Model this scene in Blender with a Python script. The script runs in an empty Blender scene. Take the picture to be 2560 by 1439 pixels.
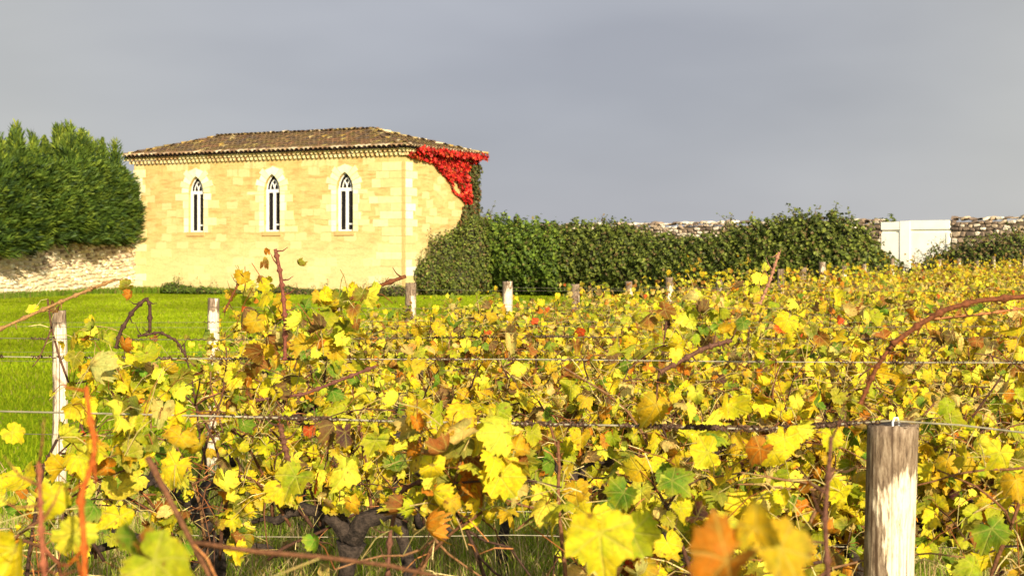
import bpy, math, random
import numpy as np
from mathutils import Vector

# ------------------------------------------------------------------ camera, world, sun, exposure
SC = bpy.context.scene
COL = SC.collection
FPX, CXP, HY, EYE = 3700.0, 1280.0, 622.0, 1.76      # focal length in photo pixels, centre, horizon row, eye height
R = math.radians

cam_d = bpy.data.cameras.new('camera')
cam = bpy.data.objects.new('camera', cam_d); COL.objects.link(cam)
cam.location = (0, 0, EYE); cam.rotation_euler = (R(90), 0, 0)
cam_d.sensor_width = 36; cam_d.lens = 36 * FPX / 2560
cam_d.shift_y = -(719.5 - HY) / 2560
cam_d.clip_start = 0.05; cam_d.clip_end = 3000
cam_d.dof.use_dof = True; cam_d.dof.focus_distance = 5.2; cam_d.dof.aperture_fstop = 10.5
SC.camera = cam

SUN_EL = R(22); SUN_H = Vector((0.34, -0.94, 0)).normalized()
to_sun = Vector((SUN_H.x * math.cos(SUN_EL), SUN_H.y * math.cos(SUN_EL), math.sin(SUN_EL)))
sun_d = bpy.data.lights.new('sun', 'SUN'); sun_d.energy = 5.0; sun_d.angle = R(0.5); sun_d.color = (1.0, 0.88, 0.68)
sun = bpy.data.objects.new('sun', sun_d); COL.objects.link(sun)
sun.rotation_euler = to_sun.to_track_quat('Z', 'Y').to_euler(); sun.location = (10, -40, 30)

world = bpy.data.worlds.new('World'); SC.world = world; world.use_nodes = True
wn, wl = world.node_tree.nodes, world.node_tree.links
bg = wn['Background']; bg.inputs['Strength'].default_value = 0.14
sky = wn.new('ShaderNodeTexSky'); sky.sky_type = 'NISHITA'; sky.sun_disc = False
sky.sun_elevation = SUN_EL; sky.sun_rotation = math.atan2(SUN_H.x, SUN_H.y)
tc = wn.new('ShaderNodeTexCoord')
mp = wn.new('ShaderNodeMapping'); mp.inputs['Scale'].default_value = (1.7, 1.0, 5.0); mp.inputs['Rotation'].default_value = (0, R(18), 0); mp.inputs['Location'].default_value = (3.1, 0.5, 0.2)
wl.new(tc.outputs['Generated'], mp.inputs['Vector'])
nz = wn.new('ShaderNodeTexNoise'); nz.inputs['Scale'].default_value = 1.7; nz.inputs['Detail'].default_value = 4; nz.inputs['Roughness'].default_value = 0.45
wl.new(mp.outputs['Vector'], nz.inputs['Vector'])
cr = wn.new('ShaderNodeValToRGB')
cr.color_ramp.elements[0].position = 0.34; cr.color_ramp.elements[0].color = (1.27, 1.285, 1.385, 1)
cr.color_ramp.elements[1].position = 0.66; cr.color_ramp.elements[1].color = (1.62, 1.63, 1.71, 1)
wl.new(nz.outputs['Fac'], cr.inputs['Fac'])
sp = wn.new('ShaderNodeSeparateXYZ'); wl.new(tc.outputs['Generated'], sp.inputs[0])
# the storm bank stands to the north; it thins to the east and towards the horizon
xx = wn.new('ShaderNodeMath'); xx.operation = 'MULTIPLY'; wl.new(sp.outputs['X'], xx.inputs[0]); wl.new(sp.outputs['X'], xx.inputs[1])
mrx = wn.new('ShaderNodeMapRange'); mrx.inputs[1].default_value = 0.0; mrx.inputs[2].default_value = 0.12
mrx.inputs[3].default_value = 1.05; mrx.inputs[4].default_value = 1.16; wl.new(xx.outputs[0], mrx.inputs[0])
mrc = wn.new('ShaderNodeMapRange'); mrc.inputs[1].default_value = 0.0; mrc.inputs[2].default_value = 0.10; wl.new(xx.outputs[0], mrc.inputs[0])
tint = wn.new('ShaderNodeMix'); tint.data_type = 'RGBA'; wl.new(mrc.outputs[0], tint.inputs['Factor'])
tint.inputs[6].default_value = (0.985, 1.0, 1.055, 1); tint.inputs[7].default_value = (1.01, 1.0, 0.95, 1)
tm = wn.new('ShaderNodeMix'); tm.data_type = 'RGBA'; tm.blend_type = 'MULTIPLY'; tm.inputs['Factor'].default_value = 1.0
wl.new(cr.outputs['Color'], tm.inputs[6]); wl.new(tint.outputs[2], tm.inputs[7])
vm = wn.new('ShaderNodeVectorMath'); vm.operation = 'SCALE'
mrz = wn.new('ShaderNodeMapRange'); mrz.inputs[1].default_value = 0.0; mrz.inputs[2].default_value = 0.17
mrz.inputs[3].default_value = 1.02; mrz.inputs[4].default_value = 0.97; wl.new(sp.outputs['Z'], mrz.inputs[0])
mm = wn.new('ShaderNodeMath'); mm.operation = 'MULTIPLY'; wl.new(mrx.outputs[0], mm.inputs[0]); wl.new(mrz.outputs[0], mm.inputs[1])
wl.new(tm.outputs[2], vm.inputs[0]); wl.new(mm.outputs[0], vm.inputs['Scale'])
mry = wn.new('ShaderNodeMapRange'); mry.interpolation_type = 'SMOOTHSTEP'
mry.inputs[1].default_value = -0.15; mry.inputs[2].default_value = 0.35
mry.inputs[3].default_value = 0.35; mry.inputs[4].default_value = 0.97
wl.new(sp.outputs['Y'], mry.inputs[0])
mxw = wn.new('ShaderNodeMix'); mxw.data_type = 'RGBA'
wl.new(mry.outputs[0], mxw.inputs['Factor']); wl.new(sky.outputs['Color'], mxw.inputs[6]); wl.new(vm.outputs[0], mxw.inputs[7])
wl.new(mxw.outputs[2], bg.inputs['Color'])

SC.view_settings.view_transform = 'Standard'; SC.view_settings.look = 'None'
SC.view_settings.gamma = 1.0; SC.view_settings.exposure = 1.0
SC.cycles.use_denoising = True
SC.cycles.max_bounces = 6; SC.cycles.diffuse_bounces = 3; SC.cycles.transmission_bounces = 4
SC.cycles.glossy_bounces = 2; SC.cycles.transparent_max_bounces = 4

# ------------------------------------------------------------------ helpers
def P(px, py, d):
    """the point at distance d that the photo shows at pixel (px, py)"""
    return np.array([(px - CXP) / FPX * d, d, EYE - (py - HY) / FPX * d])

class MB:
    """collects vertices, faces and colours of ONE mesh"""
    def __init__(s): s.v, s.f, s.c, s.n, s.lf = [], [], [], 0, []
    def add(s, V, F, c=None, lf=None):
        V = np.asarray(V, float).reshape(-1, 3)
        for f in (F if isinstance(F, list) else [F]):
            f = np.asarray(f, int)
            if f.size: s.f.append(f + s.n)
        s.v.append(V)
        if c is None: c = (0.5, 0.5, 0.5)
        c = np.asarray(c, float)
        if c.ndim == 1: c = np.tile(c, (len(V), 1))
        s.c.append(c); s.n += len(V)
        s.lf.append(np.zeros((len(V), 3)) if lf is None else lf)
    def box(s, a, b, c=None):
        x0, y0, z0 = a; x1, y1, z1 = b
        V = [(x0,y0,z0),(x1,y0,z0),(x1,y1,z0),(x0,y1,z0),(x0,y0,z1),(x1,y0,z1),(x1,y1,z1),(x0,y1,z1)]
        s.add(V, [[(0,3,2,1),(4,5,6,7),(0,1,5,4),(1,2,6,5),(2,3,7,6),(3,0,4,7)]], c)
    def tube(s, pts, rad, sides=6, c=None, caps=True):
        pts = np.asarray(pts, float); n = len(pts)
        rad = np.broadcast_to(np.asarray(rad, float), (n,))
        t = np.gradient(pts, axis=0); t /= np.linalg.norm(t, axis=1)[:, None] + 1e-9
        ref = np.array([0.13, 0.97, 0.2]) if abs(t[0][1]) < 0.8 else np.array([0.97, 0.1, 0.2])
        a = np.cross(t, ref); a /= np.linalg.norm(a, axis=1)[:, None] + 1e-9
        b = np.cross(t, a)
        th = np.arange(sides) / sides * 2 * np.pi
        V = pts[:, None, :] + rad[:, None, None] * (np.cos(th)[None, :, None] * a[:, None, :] + np.sin(th)[None, :, None] * b[:, None, :])
        q = []
        for i in range(n - 1):
            for k in range(sides):
                k2 = (k + 1) % sides
                q.append((i*sides+k, i*sides+k2, (i+1)*sides+k2, (i+1)*sides+k))
        V = V.reshape(-1, 3); F = [np.array(q)]
        if caps:
            F.append(np.array([list(range(sides))[::-1]])); F.append(np.array([[(n-1)*sides + k for k in range(sides)]]))
        if c is not None and np.ndim(c) == 2: c = np.repeat(np.asarray(c), sides, axis=0)
        s.add(V, F, c)
    def mesh(s, name, mat, smooth=True):
        me = bpy.data.meshes.new(name)
        V = np.concatenate(s.v); me.vertices.add(len(V)); me.vertices.foreach_set('co', V.ravel())
        L = np.concatenate([f.ravel() for f in s.f]); cnt = np.concatenate([np.full(len(f), f.shape[1]) for f in s.f])
        me.loops.add(len(L)); me.loops.foreach_set('vertex_index', L)
        me.polygons.add(len(cnt)); me.polygons.foreach_set('loop_start', np.concatenate([[0], np.cumsum(cnt)[:-1]]))
        me.polygons.foreach_set('use_smooth', np.full(len(cnt), bool(smooth)))
        me.update(calc_edges=True)
        C = np.concatenate(s.c); at = me.color_attributes.new('col', 'FLOAT_COLOR', 'POINT')
        at.data.foreach_set('color', np.concatenate([C, np.ones((len(C), 1))], 1).ravel())
        if any(a_.any() for a_ in s.lf):
            me.attributes.new('lf', 'FLOAT_VECTOR', 'POINT').data.foreach_set('vector', np.concatenate(s.lf).ravel())
        me.materials.append(mat)
        return me
    def build(s, name, mat, parent=None, smooth=True):
        o = bpy.data.objects.new(name, s.mesh(name, mat, smooth)); COL.objects.link(o)
        if parent is not None: o.parent = parent
        return o

def tag(o, label=None, cat=None, group=None, kind=None):
    if label: o['label'] = label
    if cat: o['category'] = cat
    if group: o['group'] = group
    if kind: o['kind'] = kind
    return o
def empty(name, loc=(0, 0, 0), rz=0.0):
    o = bpy.data.objects.new(name, None); COL.objects.link(o)
    o.empty_display_size = 0.2; o.location = loc; o.rotation_euler = (0, 0, rz); return o
def norm(a): return a / (np.linalg.norm(a, axis=-1, keepdims=True) + 1e-9)

# ------------------------------------------------------------------ materials
def mat_new(name):
    m = bpy.data.materials.new(name); m.use_nodes = True
    nt = m.node_tree; return m, nt.nodes, nt.links, nt.nodes['Principled BSDF']
def noise(n, l, vec, scale, detail=3, rough=0.55, dist=0.0):
    t = n.new('ShaderNodeTexNoise'); t.inputs['Scale'].default_value = scale; t.inputs['Detail'].default_value = detail
    t.inputs['Roughness'].default_value = rough; t.inputs['Distortion'].default_value = dist
    if vec is not None: l.new(vec, t.inputs['Vector'])
    return t
def ramp(n, l, fac, stops):
    r = n.new('ShaderNodeValToRGB'); e = r.color_ramp.elements
    while len(e) < len(stops): e.new(0.5)
    for k, (p, c) in enumerate(stops):
        e[k].position = p; e[k].color = (c, c, c, 1) if np.isscalar(c) else (*c, 1)
    l.new(fac, r.inputs['Fac']); return r
def mix(n, l, fac, a, b, mode='MIX'):
    m = n.new('ShaderNodeMix'); m.data_type = 'RGBA'; m.blend_type = mode
    for s_, v in ((m.inputs['Factor'], fac), (m.inputs[6], a), (m.inputs[7], b)):
        if hasattr(v, 'is_linked'): l.new(v, s_)
        elif np.isscalar(v): s_.default_value = v
        else: s_.default_value = (*v, 1)
    return m.outputs[2]
def bump(n, l, h, bsdf, strength=0.4, dist=0.02):
    b = n.new('ShaderNodeBump'); b.inputs['Strength'].default_value = strength; b.inputs['Distance'].default_value = dist
    l.new(h, b.inputs['Height']); l.new(b.outputs['Normal'], bsdf.inputs['Normal']); return b
def objcoord(n): return n.new('ShaderNodeTexCoord').outputs['Object']

def leaf_material(name, trans=0.3, nscale=30, rough=0.5, var=(0.72, 1.22), spec=0.2):
    m, n, l, b = mat_new(name)
    at = n.new('ShaderNodeAttribute'); at.attribute_name = 'col'
    nz_ = noise(n, l, objcoord(n), nscale, 3)
    rr = ramp(n, l, nz_.outputs['Fac'], [(0.3, var[0]), (0.7, var[1])])
    c = mix(n, l, 1.0, at.outputs['Color'], rr.outputs['Color'], 'MULTIPLY')
    l.new(c, b.inputs['Base Color']); b.inputs['Roughness'].default_value = rough
    b.inputs['Specular IOR Level'].default_value = spec
    t = n.new('ShaderNodeBsdfTranslucent'); l.new(c, t.inputs['Color'])
    mx = n.new('ShaderNodeMixShader'); mx.inputs[0].default_value = trans
    l.new(b.outputs[0], mx.inputs[1]); l.new(t.outputs[0], mx.inputs[2])
    l.new(mx.outputs[0], n['Material Output'].inputs['Surface'])
    return m
def vine_leaf_material():
    m, n, l, b = mat_new('vine_leaf')
    at = n.new('ShaderNodeAttribute'); at.attribute_name = 'col'; lf = n.new('ShaderNodeAttribute'); lf.attribute_name = 'lf'
    def mth(op, a_, b2_=None, c_=None):
        q = n.new('ShaderNodeMath'); q.operation = op
        for k_, v in enumerate((a_, b2_, c_)):
            if v is None: continue
            if hasattr(v, 'is_linked'): l.new(v, q.inputs[k_])
            else: q.inputs[k_].default_value = v
        return q.outputs[0]
    s_ = n.new('ShaderNodeSeparateXYZ'); l.new(lf.outputs['Vector'], s_.inputs[0])
    ang = mth('ABSOLUTE', mth('ARCTAN2', s_.outputs['X'], s_.outputs['Y']))
    r_ = mth('SQRT', mth('ADD', mth('MULTIPLY', s_.outputs['X'], s_.outputs['X']), mth('MULTIPLY', s_.outputs['Y'], s_.outputs['Y'])))
    ds = [mth('MULTIPLY', r_, mth('ABSOLUTE', mth('SINE', mth('SUBTRACT', ang, a_)))) for a_ in (0.0, 0.97, 1.95)]
    dmin = mth('MINIMUM', mth('MINIMUM', ds[0], ds[1]), ds[2])
    main = ramp(n, l, dmin, [(0.010, 1.0), (0.045, 0.0)])
    sec = mth('SINE', mth('ADD', mth('MULTIPLY', r_, 30.0), mth('MULTIPLY', dmin, -34.0)))
    sec = ramp(n, l, sec, [(0.80, 0.0), (1.0, 0.55)])
    vein = mth('MULTIPLY', mth('MAXIMUM', main.outputs['Color'], sec.outputs['Color']), s_.outputs['Z'])
    oc = objcoord(n)
    mott = noise(n, l, oc, 26, 4, 0.6); fine = noise(n, l, oc, 120, 4, 0.6); spot = noise(n, l, oc, 75, 3, 0.5)
    c = mix(n, l, ramp(n, l, mott.outputs['Fac'], [(0.46, 0.0), (0.62, 0.75)]).outputs['Color'], at.outputs['Color'], mix(n, l, 1.0, at.outputs['Color'], (0.60, 0.86, 0.9), 'MULTIPLY'))
    c = mix(n, l, 1.0, c, ramp(n, l, fine.outputs['Fac'], [(0.3, 0.72), (0.7, 1.28)]).outputs['Color'], 'MULTIPLY')
    c = mix(n, l, mth('MULTIPLY', ramp(n, l, spot.outputs['Fac'], [(0.64, 0.0), (0.70, 0.8)]).outputs['Color'], s_.outputs['Z']), c, (0.15, 0.05, 0.012))
    c = mix(n, l, mth('MULTIPLY', vein, 0.32), c, (0.52, 0.43, 0.09))
    l.new(c, b.inputs['Base Color']); b.inputs['Roughness'].default_value = 0.6; b.inputs['Specular IOR Level'].default_value = 0.14
    bump(n, l, mth('SUBTRACT', mth('MULTIPLY', fine.outputs['Fac'], 0.7), vein), b, 0.5, 0.004)
    t = n.new('ShaderNodeBsdfTranslucent'); l.new(c, t.inputs['Color'])
    mx = n.new('ShaderNodeMixShader'); mx.inputs[0].default_value = 0.36
    l.new(b.outputs[0], mx.inputs[1]); l.new(t.outputs[0], mx.inputs[2]); l.new(mx.outputs[0], n['Material Output'].inputs['Surface'])
    return m
def col_material(name, nscale=14, rough=0.9, var=(0.7, 1.2), bmp=0.3, bd=0.01, spec=0.2):
    m, n, l, b = mat_new(name)
    at = n.new('ShaderNodeAttribute'); at.attribute_name = 'col'
    oc = objcoord(n); nz_ = noise(n, l, oc, nscale, 5, 0.65)
    rr = ramp(n, l, nz_.outputs['Fac'], [(0.3, var[0]), (0.7, var[1])])
    c = mix(n, l, 1.0, at.outputs['Color'], rr.outputs['Color'], 'MULTIPLY')
    l.new(c, b.inputs['Base Color']); b.inputs['Roughness'].default_value = rough; b.inputs['Specular IOR Level'].default_value = spec
    bump(n, l, nz_.outputs['Fac'], b, bmp, bd)
    return m

M_VINE = vine_leaf_material()
M_LEAF = leaf_material('shrub_leaf', 0.22, 3, 0.55, (0.65, 1.3))
M_NEEDLE = leaf_material('cypress_spray', 0.2, 1.2, 0.6, (0.75, 1.25))
M_CREEP = leaf_material('creeper_leaf', 0.3, 3, 0.5, (0.8, 1.15))
M_GRASS = leaf_material('grass_blade', 0.35, 0.7, 0.9, (0.75, 1.2), 0.04)
M_CANE = col_material('vine_cane', 150, 0.75, (0.4, 1.45), 0.7, 0.003, 0.12)
M_BARK = col_material('old_bark', 60, 0.95, (0.25, 2.6), 0.9, 0.014)
M_STONE = col_material('rubble_stone', 6, 0.9, (0.72, 1.2), 0.5, 0.02)
M_TILE = col_material('clay_tile', 9, 0.9, (0.6, 1.35), 0.4, 0.015)
M_BLOCK = col_material('dressed_stone', 5, 0.9, (0.86, 1.1), 0.3, 0.01)
M_WIRE = col_material('wire', 20, 0.6, (0.5, 1.3), 0.0, 0.001, 0.3)
M_CORE = col_material('twigs_and_shade', 4, 1.0, (0.4, 1.4), 0.8, 0.05)

def mat_ground():
    m, n, l, b = mat_new('field_grass')
    oc = objcoord(n)
    big = noise(n, l, oc, 0.12, 3); fine = noise(n, l, oc, 6.0, 5, 0.7)
    c1 = ramp(n, l, fine.outputs['Fac'], [(0.3, (0.09, 0.14, 0.004)), (0.7, (0.19, 0.27, 0.008))])
    c2 = ramp(n, l, fine.outputs['Fac'], [(0.3, (0.06, 0.06, 0.015)), (0.7, (0.16, 0.15, 0.04))])
    f = ramp(n, l, big.outputs['Fac'], [(0.52, 0.0), (0.75, 0.5)])
    c = mix(n, l, f.outputs['Color'], c1.outputs['Color'], c2.outputs['Color'])
    l.new(c, b.inputs['Base Color']); b.inputs['Roughness'].default_value = 1.0; b.inputs['Specular IOR Level'].default_value = 0.0
    bump(n, l, fine.outputs['Fac'], b, 0.8, 0.06)
    return m
def mat_house_wall():
    m, n, l, b = mat_new('house_limestone')
    oc = objcoord(n)
    s = n.new('ShaderNodeSeparateXYZ'); l.new(oc, s.inputs[0])
    ad = n.new('ShaderNodeMath'); ad.operation = 'ADD'; l.new(s.outputs['X'], ad.inputs[0]); l.new(s.outputs['Y'], ad.inputs[1])
    cb = n.new('ShaderNodeCombineXYZ'); l.new(ad.outputs[0], cb.inputs[0]); l.new(s.outputs['Z'], cb.inputs[1])
    wob = noise(n, l, cb.outputs[0], 2.5, 2)
    vv = n.new('ShaderNodeVectorMath'); vv.operation = 'SCALE'; vv.inputs['Scale'].default_value = 0.22; l.new(wob.outputs['Color'], vv.inputs[0])
    va = n.new('ShaderNodeVectorMath'); va.operation = 'ADD'; l.new(cb.outputs[0], va.inputs[0]); l.new(vv.outputs[0], va.inputs[1])
    br = n.new('ShaderNodeTexBrick'); l.new(va.outputs[0], br.inputs['Vector'])
    br.inputs['Scale'].default_value = 1.0; br.inputs['Brick Width'].default_value = 0.62; br.inputs['Row Height'].default_value = 0.27
    br.inputs['Mortar Size'].default_value = 0.012; br.inputs['Mortar Smooth'].default_value = 0.4; br.inputs['Bias'].default_value = 0.1
    br.inputs['Color1'].default_value = (0.455, 0.325, 0.115, 1); br.inputs['Color2'].default_value = (0.51, 0.405, 0.165, 1); br.inputs['Mortar'].default_value = (0.38, 0.25, 0.10, 1)
    patch = noise(n, l, cb.outputs[0], 0.9, 5, 0.6, 0.4); fine = noise(n, l, cb.outputs[0], 11, 5, 0.7)
    st = n.new('ShaderNodeVectorMath'); st.operation = 'MULTIPLY'; st.inputs[1].default_value = (0.8, 3.2, 1); l.new(cb.outputs[0], st.inputs[0])
    streak = noise(n, l, st.outputs[0], 2.2, 5, 0.65)
    plaster = ramp(n, l, fine.outputs['Fac'], [(0.25, (0.44, 0.295, 0.098)), (0.75, (0.52, 0.395, 0.145))])
    f1 = ramp(n, l, patch.outputs['Fac'], [(0.42, 0.08), (0.60, 0.6)])
    c = mix(n, l, f1.outputs['Color'], plaster.outputs['Color'], br.outputs['Color'])
    f2 = ramp(n, l, streak.outputs['Fac'], [(0.47, 0.0), (0.68, 0.85)])
    c = mix(n, l, f2.outputs['Color'], c, (0.37, 0.205, 0.065))
    b3 = n.new('ShaderNodeTexBrick'); l.new(va.outputs[0], b3.inputs['Vector']); b3.inputs['Scale'].default_value = 1.0
    b3.inputs['Brick Width'].default_value = 0.55; b3.inputs['Row Height'].default_value = 0.31; b3.inputs['Mortar Size'].default_value = 0.02; b3.inputs['Mortar Smooth'].default_value = 0.5
    b3.inputs['Color1'].default_value = (0, 0, 0, 1); b3.inputs['Color2'].default_value = (1, 1, 1, 1); b3.inputs['Mortar'].default_value = (0, 0, 0, 1)
    sel = ramp(n, l, b3.outputs['Color'], [(0.66, 0.0), (0.78, 0.62)])
    c = mix(n, l, sel.outputs['Color'], c, (0.56, 0.475, 0.225))
    # soot and damp streaks below the eaves
    ev = n.new('ShaderNodeMapRange'); ev.inputs[1].default_value = 4.2; ev.inputs[2].default_value = 5.2; l.new(s.outputs['Z'], ev.inputs[0])
    sv = n.new('ShaderNodeVectorMath'); sv.operation = 'MULTIPLY'; sv.inputs[1].default_value = (3.2, 0.25, 1); l.new(cb.outputs[0], sv.inputs[0])
    sn = noise(n, l, sv.outputs[0], 1.6, 4, 0.6); sr = ramp(n, l, sn.outputs['Fac'], [(0.52, 0.0), (0.70, 0.8)])
    em = n.new('ShaderNodeMath'); em.operation = 'MULTIPLY'; l.new(ev.outputs[0], em.inputs[0]); l.new(sr.outputs['Color'], em.inputs[1])
    c = mix(n, l, em.outputs[0], c, (0.34, 0.18, 0.06))
    f3 = ramp(n, l, patch.outputs['Fac'], [(0.30, 0.55), (0.42, 0.0)])
    c = mix(n, l, f3.outputs['Color'], c, (0.56, 0.475, 0.22))
    # paler, limewashed foot of the wall
    mz = n.new('ShaderNodeMapRange'); mz.inputs[1].default_value = 2.6; mz.inputs[2].default_value = 1.2; mz.inputs[3].default_value = 0; mz.inputs[4].default_value = 1.0
    l.new(s.outputs['Z'], mz.inputs[0])
    f4 = n.new('ShaderNodeMath'); f4.operation = 'MULTIPLY'; l.new(mz.outputs[0], f4.inputs[0]); l.new(fine.outputs['Fac'], f4.inputs[1])
    c = mix(n, l, f4.outputs[0], c, (0.59, 0.50, 0.24))
    l.new(c, b.inputs['Base Color']); b.inputs['Roughness'].default_value = 0.95; b.inputs['Specular IOR Level'].default_value = 0.1
    hh = mix(n, l, 0.5, br.outputs['Fac'], fine.outputs['Fac'])
    bump(n, l, fine.outputs['Fac'], b, 0.5, 0.03)
    return m
def mat_post():
    m, n, l, b = mat_new('weathered_post')
    oc = objcoord(n); oi = n.new('ShaderNodeObjectInfo')
    st = n.new('ShaderNodeMapping'); st.inputs['Scale'].default_value = (1, 1, 0.16); l.new(oc, st.inputs['Vector'])
    rv = n.new('ShaderNodeCombineXYZ'); l.new(oi.outputs['Random'], rv.inputs[2])
    rs = n.new('ShaderNodeVectorMath'); rs.operation = 'SCALE'; rs.inputs['Scale'].default_value = 7; l.new(rv.outputs[0], rs.inputs[0])
    va = n.new('ShaderNodeVectorMath'); va.operation = 'ADD'; l.new(st.outputs[0], va.inputs[0]); l.new(rs.outputs[0], va.inputs[1])
    patch = noise(n, l, va.outputs[0], 40, 5, 0.65); fine = noise(n, l, va.outputs[0], 130, 6, 0.75)
    at = n.new('ShaderNodeAttribute'); at.attribute_name = 'col'      # red channel: how pale the post is there
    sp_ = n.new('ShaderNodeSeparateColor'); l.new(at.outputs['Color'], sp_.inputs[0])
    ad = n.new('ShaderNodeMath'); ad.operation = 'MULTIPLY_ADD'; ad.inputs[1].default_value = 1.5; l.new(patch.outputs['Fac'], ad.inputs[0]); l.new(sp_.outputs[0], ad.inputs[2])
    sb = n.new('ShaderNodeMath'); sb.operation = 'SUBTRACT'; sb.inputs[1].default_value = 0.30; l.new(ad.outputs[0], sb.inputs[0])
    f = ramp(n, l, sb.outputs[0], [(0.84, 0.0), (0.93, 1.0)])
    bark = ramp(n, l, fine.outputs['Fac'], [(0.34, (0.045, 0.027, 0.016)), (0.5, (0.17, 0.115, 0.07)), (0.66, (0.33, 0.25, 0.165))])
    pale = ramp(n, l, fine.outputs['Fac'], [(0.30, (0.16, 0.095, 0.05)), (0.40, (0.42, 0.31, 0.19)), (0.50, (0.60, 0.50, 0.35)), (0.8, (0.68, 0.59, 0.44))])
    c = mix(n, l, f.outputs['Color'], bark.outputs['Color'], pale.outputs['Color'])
    cm = n.new('ShaderNodeMapping'); cm.inputs['Scale'].default_value = (1, 1, 0.035); l.new(va.outputs[0], cm.inputs['Vector'])
    crk = noise(n, l, cm.outputs[0], 75, 3, 0.5); crr = ramp(n, l, crk.outputs['Fac'], [(0.36, 0.85), (0.42, 0.0)])
    c = mix(n, l, crr.outputs['Color'], c, (0.05, 0.028, 0.015))
    l.new(c, b.inputs['Base Color']); b.inputs['Roughness'].default_value = 0.9; b.inputs['Specular IOR Level'].default_value = 0.15
    hm = mix(n, l, 0.5, fine.outputs['Fac'], ramp(n, l, sb.outputs[0], [(0.84, 0.8), (0.93, 0.2)]).outputs['Color'])
    bump(n, l, hm, b, 0.6, 0.006)
    return m
def mat_simple(name, c, rough=0.6, nscale=8, var=0.12, spec=0.3, bmp=0.15):
    m, n, l, b = mat_new(name)
    nz_ = noise(n, l, objcoord(n), nscale, 4, 0.6)
    r = ramp(n, l, nz_.outputs['Fac'], [(0.3, tuple(x*(1-var) for x in c)), (0.7, tuple(min(1, x*(1+var)) for x in c))])
    l.new(r.outputs['Color'], b.inputs['Base Color']); b.inputs['Roughness'].default_value = rough; b.inputs['Specular IOR Level'].default_value = spec
    bump(n, l, nz_.outputs['Fac'], b, bmp, 0.01); return m
def mat_render():
    m, n, l, b = mat_new('white_render')
    oc = objcoord(n); a = noise(n, l, oc, 1.5, 5, 0.65); f = noise(n, l, oc, 14, 4)
    c = ramp(n, l, a.outputs['Fac'], [(0.3, (0.80, 0.74, 0.56)), (0.6, (0.86, 0.82, 0.68))])
    c2 = mix(n, l, ramp(n, l, f.outputs['Fac'], [(0.62, 0.0), (0.8, 0.35)]).outputs['Color'], c.outputs['Color'], (0.6, 0.52, 0.34))
    l.new(c2, b.inputs['Base Color']); b.inputs['Roughness'].default_value = 0.95; bump(n, l, f.outputs['Fac'], b, 0.2, 0.01); return m

M_GROUND, M_HOUSE, M_POST = mat_ground(), mat_house_wall(), mat_post()
M_PAINT = mat_simple('white_paint', (0.66, 0.64, 0.58), 0.5)
M_GLASS = mat_simple('dark_glass', (0.012, 0.010, 0.010), 0.25, 3, 0.3, 0.15, 0.0)
M_RENDER = mat_render()
M_SILL = mat_simple('ochre_sill', (0.50, 0.30, 0.11), 0.9)

# ------------------------------------------------------------------ setting: ground
g = MB(); g.add([(-900,-300,0),(900,-300,0),(900,1500,0),(-900,1500,0)], [[(0,1,2,3)]])
tag(g.build('ground', M_GROUND), kind='structure')

# ------------------------------------------------------------------ the house
NC = np.array([-3.94, 54.0]); RD = np.array([0.466, 0.885]); LD = np.array([-0.885, 0.466])
HL, HS, HT = 12.86, 5.22, 5.18        # long face, short face, top of wall
def house_uz(px, py):                 # pixel -> (u along the short right-hand face, height)
    r = (px - CXP) / FPX; u = (54*r + 3.94) / (0.466 - 0.885*r); d = 54 + 0.885*u
    return u, EYE + (HY - py) * d / FPX
def house_tz(px, py):                 # pixel -> (t along the long face, height)
    r = (px - CXP) / FPX; t = (-3.94 - r*54) / (0.885 + 0.466*r); d = 54 + 0.466*t
    return t, EYE + (HY - py) * d / FPX

house = empty('stone_house', (NC[0], NC[1], 0), math.atan2(RD[1], RD[0]))
tag(house, 'yellow limestone house with low hipped tile roof and three pointed windows', 'house')
WIN = [2.60, 5.95, 9.66]; WW, WS, WSP = 0.76, 2.43, 3.98; DEP = 0.22
def arch(k):                          # half-opening outline height above the spring at offset k (-1..1)
    h = WW/2; x = abs(k)*h
    return math.sqrt(max(0, WW*WW - (x + h)**2))
NA = 14
def wall_mesh():
    m = MB(); q = lambda pts: m.add(pts, [[(0,1,2,3)]])
    ys = [0.0]
    for c in WIN: ys += [c - WW/2, c + WW/2]
    ys.append(HL)
    def f(y0, y1, z0, z1): q([(0,y1,z0),(0,y0,z0),(0,y0,z1),(0,y1,z1)])
    for i in range(0, len(ys), 2): f(ys[i], ys[i+1], 0, HT)
    for c in WIN:
        f(c - WW/2, c + WW/2, 0, WS)
        ks = np.linspace(-1, 1, NA + 1)
        for a, b in zip(ks[:-1], ks[1:]):
            ya, yb, za, zb = c + a*WW/2, c + b*WW/2, WSP + arch(a), WSP + arch(b)
            q([(0,yb,zb),(0,ya,za),(0,ya,HT),(0,yb,HT)])
            q([(0,ya,za),(0,yb,zb),(DEP,yb,zb),(DEP,ya,za)])
        for sgn in (-1, 1):
            y = c + sgn*WW/2; q([(0,y,WS),(0,y,WSP),(DEP,y,WSP),(DEP,y,WS)])
        q([(0,c-WW/2,WS),(0,c+WW/2,WS),(DEP,c+WW/2,WS),(DEP,c-WW/2,WS)])
    q([(0,0,0),(HS,0,0),(HS,0,HT),(0,0,HT)])
    q([(HS,0,0),(HS,HL,0),(HS,HL,HT),(HS,0,HT)])
    q([(HS,HL,0),(0,HL,0),(0,HL,HT),(HS,HL,HT)])
    q([(0,0,HT),(HS,0,HT),(HS,HL,HT),(0,HL,HT)])
    return m
wall_mesh().build('wall', M_HOUSE, house, smooth=False)

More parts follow.
